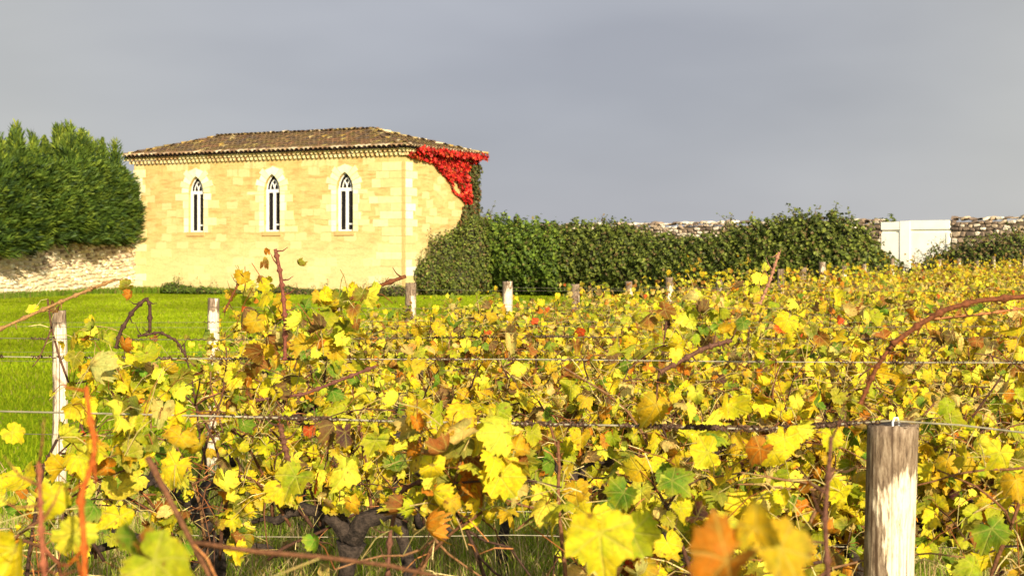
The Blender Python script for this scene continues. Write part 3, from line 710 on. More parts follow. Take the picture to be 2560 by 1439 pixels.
# ------------------------------------------------------------------ cypress trees behind the left wall
def cypress(px, top, d, rad, label, seed, skirt=2.0, nsp=1500):
    rr = np.random.default_rng(seed); x = (px - CXP)/FPX*d; Ht = EYE + (HY - top - 2)*d/FPX
    root = empty('cypress_tree', (x, d, 0)); tag(root, label, 'tree', 'row of cypress trees')
    t_ = MB(); t_.tube([(0,0,0),(0.03,0,1.2),(-0.03,0.03,3.0),(0,0,Ht - 0.6)], [0.17, 0.14, 0.09, 0.02], 8, (0.10,0.065,0.04)); t_.build('trunk', M_BARK, root)
    m = MB(); core = MB()
    def prof(z):                      # crown radius at height z
        u = np.clip((z - skirt)/(Ht - skirt), 0, 1)
        return rad*np.interp(u, [0, 0.12, 0.5, 0.64, 0.73, 0.79, 1.0], [0.92, 1.0, 1.0, 0.90, 0.60, 0.17, 0.0])
    n_ = nsp; u = rr.random(n_)**0.85; z = skirt + u*(Ht - skirt)
    a = rr.uniform(-math.pi, 0.35, n_); a = np.where(rr.random(n_) < 0.2, rr.uniform(-math.pi, math.pi, n_), a)
    lump = 1 + 0.13*np.sin(a*5 + z*2.1 + seed) + 0.08*np.sin(a*11 - z*4)
    r_ = prof(z)*lump*(1 - np.abs(rr.normal(0, 0.12, n_)))
    out = np.stack([np.cos(a), np.sin(a), np.zeros(n_)], 1)
    p = out*r_[:, None]; p[:, 2] = z
    upk = np.interp(u, [0, 0.6, 0.85, 1], [0.25, 0.5, 1.2, 2.5])
    dirv = norm(out*0.45 + np.array([0.85, -0.1, 0])*np.interp(u, [0, .7, 1], [1, .7, .1])[:, None] + np.stack([rr.normal(0, .25, n_), rr.normal(0, .25, n_), upk + rr.normal(0, .22, n_)], 1))
    side = norm(np.cross(dirv, out + rr.normal(0, .3, out.shape)))
    L = rr.uniform(0.38, 0.85, n_)*np.interp(u, [0, .60, .74, 1], [1, .85, .34, .24])
    # side leaders that end in tips of their own
    nl = 6; la = rr.uniform(-math.pi, 0.2, nl); lr = rad*rr.uniform(0.3, 0.7, nl); lt = Ht - rr.uniform(0.12, 0.85, nl)
    sel = np.where((u > 0.55) & (rr.random(n_) < 0.55))[0]; li = rr.integers(0, nl, len(sel)); v = rr.random(len(sel))
    z[sel] = lt[li] - 1.1 + 1.1*v; q = 0.21*(1 - v)*rr.random(len(sel))**0.5; aa = rr.uniform(-math.pi, math.pi, len(sel))
    p[sel] = np.stack([lr[li]*np.cos(la[li]) + q*np.cos(aa), lr[li]*np.sin(la[li]) + q*np.sin(aa), z[sel]], 1)
    dirv[sel] = norm(np.stack([np.cos(aa)*.5, np.sin(aa)*.5, 1.0 + v], 1) + rr.normal(0, .2, (len(sel), 3))); side[sel] = norm(np.cross(dirv[sel], rr.normal(0, 1, (len(sel), 3))))
    u = np.clip((z - skirt)/(Ht - skirt), 0, 1)
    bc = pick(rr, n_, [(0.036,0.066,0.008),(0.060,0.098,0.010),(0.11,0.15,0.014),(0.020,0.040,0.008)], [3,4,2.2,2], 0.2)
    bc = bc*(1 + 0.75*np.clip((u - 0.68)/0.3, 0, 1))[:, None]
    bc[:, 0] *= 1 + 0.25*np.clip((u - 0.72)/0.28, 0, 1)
    for kx, (fs, fl, sp_) in enumerate(((0, 1, 0), (0.15, 0.7, 0.55), (0.15, 0.7, -0.55), (0.42, 0.55, 0.5), (0.42, 0.55, -0.5), (0.65, 0.4, .4), (0.65, 0.4, -.4))):
        d2 = norm(dirv + side*sp_ + rr.normal(0, 0.10, dirv.shape)); st = p + dirv*(L*fs)[:, None]; ln = (L*fl)[:, None]
        wv = norm(np.cross(d2, norm(out*0.7 + rr.normal(0, .5, out.shape) + np.array([0, 0, .4]))))*(0.020 + 0.016*rr.random((n_, 1)))
        V = np.stack([st, st + d2*ln*0.45 + wv, st + d2*ln, st + d2*ln*0.45 - wv], 1).reshape(-1, 3)
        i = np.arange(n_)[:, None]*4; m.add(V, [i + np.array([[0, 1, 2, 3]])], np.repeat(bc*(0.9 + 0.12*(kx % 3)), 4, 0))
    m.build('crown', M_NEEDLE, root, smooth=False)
    zz = np.linspace(skirt + 0.15, Ht - 0.7, 9); core.tube([(0, 0, q) for q in zz], prof(zz)*0.78, 14, (0.018, 0.028, 0.010)); core.build('inner_twig_shade', M_CORE, root)  # dark core: shade between the inner twigs put into its colour
    return root
CY = [(-75,350,51.5,1.9,'cypress tree at the far left of its row, cut by the frame edge'),
      (34,322,53.8,1.75,'cypress tree with the tallest tip left of the row'),
      (112,345,55.6,1.7,'short rounded cypress tree between two taller tips'),
      (172,324,57.0,1.5,'cypress tree with twin pale tips in the middle of its row'),
      (208,336,58.2,1.25,'cypress tree with a slim tip just left of the last one'),
      (256,350,59.2,0.95,'rightmost cypress tree brushing the corner of the stone house')]
for i, (px, top, d, rad, lab) in enumerate(CY): cypress(px, top, d, rad, lab, 40 + i, skirt=1.98 if i else 1.5, nsp=3800)

# ------------------------------------------------------------------ vineyard
# grape leaf templates: x across, y towards the tip
def outline(n_, teeth):
    th = np.linspace(-math.pi, math.pi, n_, endpoint=False) + math.pi/n_
    key_a = np.array([0, 22, 36, 55, 72, 92, 112, 130, 150, 166, 180.0]); key_r = np.array([1.0, .87, .78, .93, .88, .75, .83, .78, .68, .52, .18])
    r = np.interp(np.abs(np.degrees(th)), key_a, key_r)
    if teeth: r = r*np.where(np.arange(n_) % 2 == 0, 1.06, 0.94)*(1 + 0.03*np.sin(np.arange(n_)*2.1))
    return th, r
def template(lod):
    if lod == 0:
        th, r = outline(40, True); V = [(0, 0)] + [(math.sin(a)*q*0.52, math.cos(a)*q*0.52) for a, q in zip(th[::2], r[::2]/1.07)] + [(math.sin(a)*q, math.cos(a)*q) for a, q in zip(th, r)]
        F = [(0, 1 + i, 1 + (i + 1) % 20) for i in range(20) if i != 19]
        for i in range(20):
            if i == 19: continue
            a_, b2_, o = 1 + i, 1 + (i+1) % 20, 21 + 2*i
            F += [(a_, o, o + 1), (a_, o + 1, b2_), (b2_, o + 1, 21 + (2*i + 2) % 40)]
    elif lod == 1:
        th, r = outline(18, False); r = r*np.where(np.arange(18) % 2 == 0, 1.05, 0.95)
        V = [(0, 0)] + [(math.sin(a)*q, math.cos(a)*q) for a, q in zip(th, r)]; F = [(0, 1 + i, 2 + i) for i in range(17)]
    else:
        th = np.radians(np.array([-150, -110, -55, -20, 0, 20, 55, 110, 150.0])); r = np.array([.6, .8, .9, .75, 1, .75, .9, .8, .6])
        V = [(0, 0)] + [(math.sin(a)*q, math.cos(a)*q) for a, q in zip(th, r)]; F = [(0, 1 + i, 2 + i) for i in range(8)]
    V = np.array(V); rad = np.linalg.norm(V, axis=1); ang = np.degrees(np.abs(np.arctan2(V[:, 0], V[:, 1])))
    vein = np.exp(-(np.min(np.abs(ang[:, None] - np.array([0, 55, 112])), axis=1)/9)**2)
    return V*0.58, rad, vein, np.array([f[::-1] for f in F])
TPL = [template(i) for i in range(3)]

PAL = {'yellow': (0.57,0.425,0.009), 'lemon': (0.63,0.52,0.035), 'gold': (0.50,0.30,0.008), 'lime': (0.28,0.28,0.008), 'green': (0.10,0.175,0.009),
       'olive': (0.17,0.15,0.010), 'orange': (0.44,0.135,0.006), 'rust': (0.22,0.070,0.012), 'brown': (0.13,0.065,0.022), 'maroon': (0.065,0.018,0.018),
       'straw': (0.50,0.34,0.09), 'red': (0.46,0.045,0.008)}
PK = list(PAL); PC = np.minimum(np.array([PAL[k] for k in PK])*1.14, 0.72)
MIX = {'near': [22,14,14,12,5,6,2.4,2.4,2.4,.5,3,.15], 'mid': [20,15,15,11,4,5,3.6,4,5.5,.7,8,.25], 'far': [14,10,18,5,3,5,8,9,11,.8,12,.4], 'green': [15,9,5,24,11,8,1,1.2,1.5,.3,4,.1]}

def add_leaves(m, lod, pos, size, nrm, tip, col, edge, curl, rng):
    T, rad, vein, F = TPL[lod]; n_, k = len(pos), len(T)
    nrm = norm(nrm); tip = norm(tip - nrm*np.sum(tip*nrm, 1)[:, None]); sd = np.cross(tip, nrm)
    x = np.tile(T[:, 0], (n_, 1)); y = np.tile(T[:, 1], (n_, 1))
    x = x*rng.uniform(0.78, 1.15, (n_, 1))
    rg_ = 1 + rng.normal(0, 0.07, (n_, k))*(rad > 0.6)[None]                    # ragged edge, bites and torn lobes
    ta = rng.uniform(-math.pi, math.pi, (n_, 1)); aw = np.abs((np.arctan2(T[:, 0], T[:, 1])[None] - ta + math.pi) % (2*math.pi) - math.pi)
    bite = (rng.random((n_, 1)) < 0.4)*rng.uniform(0.15, 0.5, (n_, 1))*np.exp(-(aw/0.38)**2)*(rad > 0.35)[None]
    x, y = x*rg_*(1 - bite), y*rg_*(1 - bite)
    z = np.abs(x)*rng.normal(0.2, 0.45, (n_, 1)) - (x*x + y*y)*rng.normal(0.2, 0.8, (n_, 1)) - np.where(y > 0, y*y, 0)*rng.normal(0.4, 0.7, (n_, 1))
    th = np.arctan2(x, y); z += 0.24*rng.normal(0.5, 0.7, (n_, 1))*np.sin(3*th + rng.uniform(0, 6, (n_, 1)))*(x*x + y*y)*2
    z += 0.05*np.sin(7*th + rng.uniform(0, 6, (n_, 1)))*np.sqrt(x*x + y*y)
    kq = curl[:, None]*rng.choice([-1, 1], (n_, 1)); kq = np.where(np.abs(kq) < 0.05, 0.05, kq)   # roll dry leaves up
    xr = np.sin(x*kq)/kq; zr = (1 - np.cos(x*kq))/kq; x, z = xr, z + zr
    V = pos[:, None, :] + size[:, None, None]*(x[..., None]*sd[:, None] + y[..., None]*tip[:, None] + z[..., None]*nrm[:, None])
    e = np.clip((rad[None, :] - 0.45)*1.7, 0, 1)[..., None]*edge[:, None, 3:4]
    C = col[:, None, :]*(1 - e) + edge[:, None, :3]*e
    vc = np.array([0.46, 0.38, 0.05]); vv = (vein*(rad > 0.01))[None, :, None]*(0.12 if lod == 0 else 0.12)
    C = C*(1 - vv) + vc*vv
    m.add(V.reshape(-1, 3), [(np.arange(n_)[:, None, None]*k + F[None]).reshape(-1, 3)], C.reshape(-1, 3), np.tile(np.concatenate([T/0.58, np.ones((k, 1))], 1), (n_, 1)))

def leaf_looks(n_, mixname, rng):
    w = np.array(MIX[mixname], float); idx = rng.choice(len(PK), n_, p=w/w.sum())
    col = PC[idx]*rng.uniform(0.8, 1.2, (n_, 1))*rng.uniform(0.93, 1.07, (n_, 3))
    edge = np.zeros((n_, 4)); u = rng.random(n_)
    edge[:, :3] = np.where((u < 0.45)[:, None], np.array(PAL['rust']), np.where((u < 0.72)[:, None], np.array(PAL['yellow']), np.array(PAL['straw'])))
    edge[:, 3] = rng.random(n_)**2*0.85
    dry = np.isin(idx, [6, 7, 8, 9, 10]); curl = np.abs(rng.normal(0.5, 0.6, n_)) + dry*rng.uniform(0.6, 3.2, n_)
    return idx, col, edge, curl

def walk(rng, p0, d0, L, n_, wob, droop=0.0):
    pts = [np.array(p0, float)]; d = norm(np.array(d0, float))
    for i in range(n_):
        d = norm(d + rng.normal(0, wob, 3)*np.array([1, .7, .6]) + np.array([0, 0, -droop*(i/n_)])); pts.append(pts[-1] + d*L/n_)
    return np.array(pts)

def build_vine(seed, lod, mixname, nleaf=190, top=1.40, half=0.52, ncane=6, lo=0.62, size=(0.075, 0.125), hero_canes=(), hero_leaves=(), thick=0.13, stray=0.10, avoid=(), clumps=()):
    if avoid and avoid[0][2] > 1: avoid = [(9, 9, 9)] + list(avoid)
    """returns meshes in the vine's own space: trunk, canes, foliage; the row runs along x"""
    rng = np.random.default_rng(seed)
    tr = MB(); hz = rng.uniform(0.72, 0.9); lean = rng.normal(0, 0.10)
    zz = np.linspace(0, hz, 16); tx = lean*zz/hz + 0.035*np.sin(zz*9 + seed); ty = 0.03*np.sin(zz*7 + seed*2)
    rd = (0.032 + 0.008*np.sin(zz*23 + seed) - 0.006*zz)*rng.uniform(0.78, 1.25, 16); rd[-2:] *= 1.35; rd[0] *= 1.25
    tr.tube(np.stack([tx, ty, zz], 1), rd, 9 if lod < 2 else 6, (0.026, 0.018, 0.013))
    head = np.array([tx[-1], ty[-1], hz])
    for sgn in (-1, 1):
        at_ = np.linspace(0, 1, 9); arm = head + np.stack([sgn*0.30*at_, rng.normal(0, .010, 9), 0.10*np.sin(at_*2.2 + rng.uniform(-.4, .6)) + rng.normal(0, .008, 9)], 1); arm[0] = head
        tr.tube(arm, np.linspace(0.027, 0.008, 9)*rng.uniform(0.75, 1.3, 9), 7 if lod < 2 else 5, (0.026, 0.018, 0.013))
        for _ in range(2 if lod < 2 else 0):
            q = arm[5] + rng.normal(0, 0.03, 3); tr.tube([q, q + (rng.normal(0, .03), rng.normal(0, .02), rng.uniform(.03, .06))], [0.014, 0.006], 6, (0.02, 0.013, 0.01))
    canes, nodes = [], []
    for i in range(ncane):
        x0 = head[0] + (i + 0.5 - ncane/2)/ncane*half*1.3 + rng.normal(0, 0.04)
        p0 = (x0, rng.normal(0, 0.02), hz + 0.05); long = rng.random() < stray
        L = (top - hz)*rng.uniform(0.85, 1.2) + (rng.uniform(0.1, 0.3) if long else 0)
        d0 = ((x0 - head[0])*1.6 + rng.normal(0, 0.35), rng.normal(0, 0.10), 1.0)
        pts = walk(rng, p0, d0, L, 9, 0.13, 0.05 if long else 0.22)
        c = np.array([(0.13,0.055,0.024),(0.08,0.036,0.02),(0.17,0.085,0.036),(0.06,0.03,0.02)][rng.integers(4)])*rng.uniform(0.7, 1.2)
        if avoid and ((pts[:, 0] > avoid[0][0] - .01) & (pts[:, 0] < avoid[0][1] + .01) & (pts[:, 1] < avoid[0][2])).any(): continue
        own = []; canes.append(((pts, np.linspace(0.0052, 0.0026, len(pts))*(1 + 0.25*(np.arange(len(pts)) % 2)), c), own))
        nodes.append(pts)
        for _ in range(8 if lod == 0 else 5 if lod == 1 else 0):           # bare leaf stalks left on the cane
            q = pts[rng.integers(2, 9)]; dd = norm(np.array([rng.normal(0, 1), rng.normal(-.4, .5), rng.normal(0, .7)])); L2 = rng.uniform(.04, .11)
            own.append((np.array([q, q + dd*L2*.5 + (0, 0, .008), q + dd*L2]), 0.0013, np.array([(0.60,0.47,0.20),(0.55,0.42,0.17),(0.40,0.16,0.05),(0.34,0.24,0.10)][rng.integers(4)])))
        for _ in range(3 if lod < 2 else 1):                           # side shoots, bearing leaves
            q = pts[rng.integers(2, 9)]; s_ = walk(rng, q, (rng.normal(0, 1), rng.normal(-0.2, 0.5), rng.normal(0.1, 0.5)), rng.uniform(.12, .35), 5, 0.25, 0.25)
            nodes.append(s_)
            if lod < 2: own.append((s_, np.linspace(0.003, 0.0016, 6), c*1.1))
    nd = np.concatenate(nodes)
    ii = rng.integers(0, len(nd), nleaf); nodep = nd[ii]
    pos = nodep + rng.normal(0, 1, (nleaf, 3))*np.array([0.075, thick*0.55, 0.06])
    # leaves lower in the hedge face
    low = rng.random(nleaf) < 0.30
    pos[low] = np.stack([head[0] + rng.uniform(-half, half, low.sum()), rng.normal(0, thick, low.sum()), rng.uniform(lo, hz + 0.25, low.sum())], 1)
    idx, col, edge, curl = leaf_looks(nleaf, mixname, rng)
    nr = np.stack([rng.normal(0.12, 0.65, nleaf), np.where(rng.random(nleaf) < 0.78, -1, 1)*np.abs(rng.normal(0.6, 0.4, nleaf)), rng.normal(0.35, 0.55, nleaf)], 1)
    tipd = np.stack([rng.normal(0, 0.65, nleaf), rng.normal(-0.2, 0.4, nleaf), rng.normal(-0.75, 0.5, nleaf)], 1)
    sz = rng.uniform(size[0], size[1], nleaf)*np.where(rng.random(nleaf) < 0.25, 0.6, 1.0)
    for (cp, cmix) in clumps:
        q = len(cp); i2, c2, e2, k2 = leaf_looks(q, cmix, rng); pos = np.concatenate([pos, cp]); nodep = np.concatenate([nodep, cp + rng.normal(0, 0.04, cp.shape)])
        col, edge, curl = np.concatenate([col, c2]), np.concatenate([edge, e2]), np.concatenate([curl, k2]); low = np.concatenate([low, np.zeros(q, bool)])
        nr = np.concatenate([nr, rng.normal(0, .55, (q, 3)) + (0.1, -.6, .3)]); tipd = np.concatenate([tipd, rng.normal(0, .6, (q, 3)) + (0, 0, -.7)]); sz = np.concatenate([sz, rng.uniform(*size, q)])
    for avoid in avoid:
        ok = ~((pos[:, 0] > avoid[0]) & (pos[:, 0] < avoid[1]) & (pos[:, 1] < avoid[2]) & (pos[:, 2] < (avoid[3] if len(avoid) > 3 else 9)))
        pos, nodep, col, edge, curl, low, nr, tipd, sz = [a_[ok] for a_ in (pos, nodep, col, edge, curl, low, nr, tipd, sz)]
    nleaf = len(pos)
    fo = MB()
    add_leaves(fo, lod, pos, sz, nr, tipd, col, edge, curl, rng)
    if lod == 0 or lod == 1:                                           # leaf stalks
        pt = nodep if True else pos
        for k in range(0, nleaf, 1 if lod == 0 else 2):
            if low[k]: continue
            a_, b2_ = nodep[k], pos[k]; mid = (a_ + b2_)/2 + (0, 0, 0.012)
            fo.tube([a_, mid, b2_], 0.0013 if lod == 0 else 0.0016, 3, (0.58, 0.42, 0.14) if k % 3 else (0.34, 0.11, 0.03), caps=False)
    for (p, s_, cn, n_, t_, cu) in hero_leaves:
        add_leaves(fo, 0, np.array([p]), np.array([s_]), np.array([n_], float), np.array([t_], float), np.array([PAL[cn]]),
                   np.array([[*PAL['rust' if cn in ('gold', 'orange', 'maroon', 'brown') else 'yellow'], 0.45]]), np.array([cu]), rng)
    for (pts, r_, c, knots) in hero_canes:
        pts = np.array(pts); n_ = 40; t = np.linspace(0, len(pts) - 1, n_)
        sm = np.stack([np.interp(t, range(len(pts)), pts[:, k]) for k in range(3)], 1)
        for _ in range(2): sm[1:-1] = (sm[:-2] + 2*sm[1:-1] + sm[2:])/4
        rad = np.linspace(r_, r_*(0.96 if r_ > 0.0037 else 0.7), n_)
        if knots:
            pk = np.abs(((np.arange(n_) + knots*.5) % knots) - knots*.5); rad = rad*(0.86 + 0.75*np.exp(-(pk/0.55)**2))
        own = []; canes.append(((sm, rad, np.array(c)), own))
        for k in range(2, n_, 6):                                       # buds and tendrils
            q = sm[k]; dd = rng.normal(0, 1, 3); dd[1] *= .3; own.append((np.array([q, q + norm(dd)*0.02, q + norm(dd)*0.035 + (0, 0, .01)]), np.array([r_*.45, r_*.3, r_*.12]), np.array(c)*0.8))
    return tr, canes, fo

def vine_meshes(seed, lod, mixname, **kw):
    tr, canes, fo = build_vine(seed, lod, mixname, **kw)
    cm = []
    for c, own in (canes if lod < 2 else canes[:2]):
        mb = MB(); mb.tube(c[0], c[1], 7 if lod == 0 else 5 if lod == 1 else 4, c[2])
        for s_ in own: mb.tube(s_[0], s_[1], 5 if lod == 0 else 4, s_[2])
        cm.append(mb.mesh('cane', M_CANE))
    return dict(trunk=tr.mesh('trunk', M_BARK), canes=cm, foliage=fo.mesh('foliage', M_VINE, True))
def place_vine(ms, x, y, rz, label, group):
    root = empty('grape_vine', (x, y, 0), rz); tag(root, label, 'grapevine', group)
    for nm, me in [('trunk', ms['trunk'])] + [('cane', c) for c in ms['canes']] + [('foliage', ms['foliage'])]:
        o = bpy.data.objects.new(nm, me); COL.objects.link(o); o.parent = root
    return root

ROWS = [1.45, 2.95, 4.5, 5.9, 7.4, 8.7, 10.4, 11.7, 13.3, 14.7, 16.1, 17.5, 19.0, 20.4, 21.8, 23.2, 24.7, 26.1, 27.6]
while ROWS[-1] < 40.5: ROWS.append(ROWS[-1] + 1.45)
END = {5: (145,775,38), 6: (528,745,30), 7: (850,764,27), 8: (1032,707,25), 9: (1268,703,24), 10: (1435,710,22), 11: (1573,703,19), 12: (1675,693,20), 13: (1803,700,17),
       14: (1957,672,17), 15: (2000,668,16), 16: (2057,655,16), 17: (2110,665,12), 18: (2165,660,12)}
def end_x(k):
    d = ROWS[k]
    if k in END: return (END[k][0] - CXP)/FPX*d
    return 6.6 + 0.60*(d - 27.6)

# posts
def post(px_or_x, d, ztop, dia, label, seed, lean=0.0, peeled=0.5, group='end posts of the vine rows'):
    rr = np.random.default_rng(seed); x = px_or_x
    m = MB(); n_, sd = 20, 20; zs = np.concatenate([np.linspace(0, ztop - 0.3, 8), np.linspace(ztop - 0.275, ztop, 12)]); th = np.arange(sd)/sd*2*math.pi
    prof = 1 + 0.05*np.sin(th*2 + seed) + 0.035*np.sin(th*5 + seed*2) + rr.normal(0, 0.012, sd)
    V, C = [], []
    for i, z in enumerate(zs):
        r_ = dia/2*(1.08 - 0.10*z/ztop)*(1 + 0.02*math.sin(z*9 + seed)); cx = lean*z + 0.008*math.sin(z*4 + seed)
        for k in range(sd):
            zt = z + (rr.uniform(-0.006, 0.004) if i == n_ - 1 else 0)
            V.append((cx + r_*prof[k]*math.cos(th[k]), r_*prof[k]*math.sin(th[k]), zt))
            # browner on the west side and near the top
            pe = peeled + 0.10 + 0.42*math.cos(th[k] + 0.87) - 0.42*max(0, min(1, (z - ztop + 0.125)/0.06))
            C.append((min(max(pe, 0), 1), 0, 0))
    V.append((lean*ztop, 0, ztop - 0.004)); C.append((0.2, 0, 0))
    F = [np.array([(i*sd + k, i*sd + (k+1) % sd, (i+1)*sd + (k+1) % sd, (i+1)*sd + k) for i in range(n_ - 1) for k in range(sd)]),
         np.array([((n_-1)*sd + k, (n_-1)*sd + (k+1) % sd, n_*sd) for k in range(sd)])]
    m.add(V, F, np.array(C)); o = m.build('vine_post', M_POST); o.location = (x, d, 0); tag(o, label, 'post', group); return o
ORD = ['first','second','third','fourth','fifth','sixth','seventh','eighth','ninth','tenth','eleventh','twelfth','thirteenth','fourteenth','fifteenth','sixteenth','seventeenth','eighteenth','nineteenth','twentieth']
PLAB = {5: 'tall whitewashed post with cracked flaking top standing before the lawn at left', 6: 'white post with brown top before the lawn under the left window',
        7: 'grey post half buried in yellow leaves beside bundled canes', 8: 'grey brown post before the right corner of the house', 9: 'short white post before the bush right of the house',
        10: 'rusty brown post sunk in leaves before the tall hedge', 11: 'thin post split into dark and white halves before the hedge', 12: 'pale square topped post wedged in leaves before the low hedge',
        13: 'brown post between low hedge and mound bush', 14: 'dark brown stump of a post left of the white one before the mound bush', 15: 'grey post with leaning twig before the mound bush',
        16: 'bright white post before the mound bush', 17: 'small grey post right of the bright white one', 18: 'small pale post below the right flank of the mound bush'}
PEEL = {5: 0.26, 6: 0.30, 7: -0.02, 8: 0.0, 9: 0.34, 10: -0.1, 11: 0.14, 12: 0.25, 13: 0.0, 14: -0.1, 15: -0.05, 16: 0.4, 17: 0.15, 18: 0.3}
fp_x = (2228 - CXP)/FPX*2.95
fp = post(fp_x, 2.95, EYE - (1060 - HY)/FPX*2.95, 0.098, 'thick foreground post with browner left side and paler right side', 1, 0.0, 0.20, 'end posts of the vine rows')
hk = MB(); zt = EYE - (1060 - HY)/FPX*2.95
hk.tube([(0.0, -0.012, zt - 0.03), (0.0, -0.012, zt + 0.006), (0.004, -0.010, zt + 0.014), (0.011, -0.006, zt + 0.014), (0.014, -0.004, zt + 0.004), (0.014, -0.004, zt - 0.02)], 0.0022, 7, (0.62, 0.62, 0.60))
hk.build('staple', M_WIRE, fp)
for k in range(5, len(ROWS)):
    d = ROWS[k]
    if k in END:
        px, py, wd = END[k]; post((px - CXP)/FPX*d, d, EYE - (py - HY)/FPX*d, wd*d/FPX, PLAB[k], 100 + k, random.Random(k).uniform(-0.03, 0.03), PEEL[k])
    elif end_x(k) < 0.36*d:
        post(end_x(k), d, 1.52 + 0.06*math.sin(k*2.7), 0.085, 'small distant post tip sunk in golden vines below the white wall', 100 + k, 0, 0.15, 'distant post tips below the white wall')

# wires, with dried tendrils wound round them
WIRE_C = (0.30, 0.26, 0.17)
def wire(x0, x1, d0, d1, z0, z1, label, r_=0.0014, curls=0, seed=0, sag=0.012, bend=None):
    n_ = 40; t = np.linspace(0, 1, n_); pts = np.stack([x0 + (x1 - x0)*t, d0 + (d1 - d0)*t, z0 + (z1 - z0)*t - sag*np.abs(np.sin(t*math.pi*2))], 1)
    if bend is not None: pts = np.array(bend)
    m = MB(); m.tube(pts, r_, 6, WIRE_C if d0 < 5 else (0.12, 0.10, 0.065)); o = m.build('trellis_wire', M_WIRE); tag(o, label, 'wire', 'trellis wires of the vine rows')
    if curls:
        rr = np.random.default_rng(seed)
        for _ in range(curls):
            c = MB(); u = rr.random()*(len(pts) - 2) if bend is None else min(7.2, [rr.normal(2.15, .2), rr.normal(4.3, .35), rr.uniform(4.8, 7.2), rr.uniform(0, 7)][rr.choice(4, p=[.2, .25, .45, .1])]);
            u = max(0, u); i = int(u); q = pts[i] + (pts[i+1] - pts[i])*(u - i); L = rr.uniform(0.02, 0.12); nn = 22; tt = np.linspace(0, 1, nn); rad = rr.uniform(0.003, 0.006)
            ax = norm(pts[i+1] - pts[i])
            h = q[None] + ax[None]*(tt*L)[:, None] + np.stack([0*tt, rad*np.cos(tt*rr.uniform(15, 40)), rad*np.sin(tt*rr.uniform(15, 40))], 1) + rr.normal(0, 0.0012, (nn, 3))
            c.tube(h, 0.0013*rr.uniform(0.8, 1.5), 4, np.array((0.07, 0.038, 0.022))*rr.uniform(0.6, 1.5))
            if rr.random() < 0.4:
                e = h[-1]; c.tube(walk(rr, e, rr.normal(0, 1, 3), 0.05, 6, 0.6), 0.001, 4, (0.16, 0.08, 0.04))
            c.build('dry_tendril', M_CANE, o)
    return o
zt0 = EYE - (1050 - HY)/FPX*2.95
B1 = [P(-120,1025,3.08), P(300,1034,3.05), P(680,1043,3.02), P(1000,1053,3.0), P(1300,1058,2.98), P(1600,1064,2.97), P(1900,1072,2.96), P(2060,1062,2.955), P(2228,1051,2.945), P(2400,1062,2.86), P(2560,1081,2.78), P(2700,1105,2.7)]
wire(0,0,0,0,0,0, 'nearest top wire, crossing the picture and stapled to the foreground post', 0.0019, 70, 2, bend=B1)
wire(-1.8, 1.9, 4.62, 4.40, EYE - (889-HY)/FPX*4.62, EYE - (906-HY)/FPX*4.40, 'top wire of the second row back, straight across behind the nearest wire', 0.0016, 60, 3, sag=0.004)
wire(-1.8, 1.9, 4.62, 4.40, 0.90, 0.88, 'low wire of the second row at the height of the vine heads', 0.0014, 3, 4, sag=0.02)
wire(-1.8, 1.9, 4.66, 4.44, 0.96, 0.95, 'paired low wire just above the lowest wire of the second row', 0.0012, 2, 5, sag=0.02)
wire(-2.4, 2.5, 6.0, 5.8, EYE - (842-HY)/FPX*6.0, EYE - (838-HY)/FPX*5.8, 'top wire of the third row, thick with dark tendrils at right', 0.0014, 60, 6, sag=0.012)
wire(-2.4, 2.5, 6.0, 5.8, 1.02, 1.0, 'lower wire of the third row, half hidden by leaves', 0.0014, 6, 7, sag=0.01)
for k in range(4, 17):
    d = ROWS[k]; x0 = end_x(k) if k >= 5 else -2.9; zt_ = (EYE - (END[k][1] - HY)/FPX*d - 0.06) if k in END else 1.38
    nm = ORD[k - 1]
    wire(x0 - (1.6 if k == 5 else 0.0 if k > 5 else 0), 0.37*d, d - 0.05, d - 0.05, zt_, zt_, 'top wire of the %s vine row, strung from its end post' % nm if k >= 5 else 'top wire of the fourth vine row before the white post', 0.0011, 3 if k < 9 else 0, 30 + k, 0.01)
    wire(x0 - (1.6 if k == 5 else 0), 0.37*d, d - 0.05, d - 0.05, zt_ - 0.17, zt_ - 0.17, 'second wire of the %s vine row, below its top wire' % nm, 0.0010, 3 if k < 9 else 0, 60 + k, 0.014)

# ---- near vines: own meshes, with the shoots and leaves one can pick out in the photo
GV = 'grape vines of the vineyard rows'
HERO_C = {0: [], 1: [], 2: [], 3: []}; HERO_L = {0: [], 1: [], 2: [], 3: []}; CLUMP = {0: [], 1: [], 2: [], 3: []}
def hc(row, d, pts, r_px, c, knots=0): HERO_C[row].append(([P(x, y, d) for x, y in pts], r_px*d/FPX/2, c, knots))
ORANGE, REDB, DARK, TAN = (0.36,0.080,0.011), (0.13,0.042,0.015), (0.06,0.03,0.02), (0.26,0.14,0.05)
hc(0, 1.30, [(208,1520),(212,1400),(208,1330),(200,1240),(228,1170),(238,1120),(222,1030),(216,965)], 19, ORANGE, 8)
hc(0, 1.28, [(118,1520),(108,1400),(102,1310),(100,1240),(97,1150)], 18, (0.24,0.075,0.035), 9)
hc(0, 1.6, [(2075,1520),(2068,1400),(2062,1300),(2070,1200),(2078,1090)], 17, (0.12,0.05,0.03), 10)
hc(1, 2.8, [(2230,860),(2300,810),(2360,775),(2440,752),(2560,741),(2640,738)], 15, REDB, 7)
hc(1, 2.85, [(2150,1010),(2190,920),(2230,860)], 13, REDB, 7)
hc(1, 2.9, [(2300,800),(2420,790),(2560,770)], 8, (0.36,0.14,0.05), 6)
hc(2, 4.4, [(-60,850),(60,795),(150,755),(220,725),(290,698)], 9, TAN, 5)
hc(2, 4.5, [(290,870),(300,830),(330,780),(365,745),(375,760),(375,830)], 10, DARK, 5)
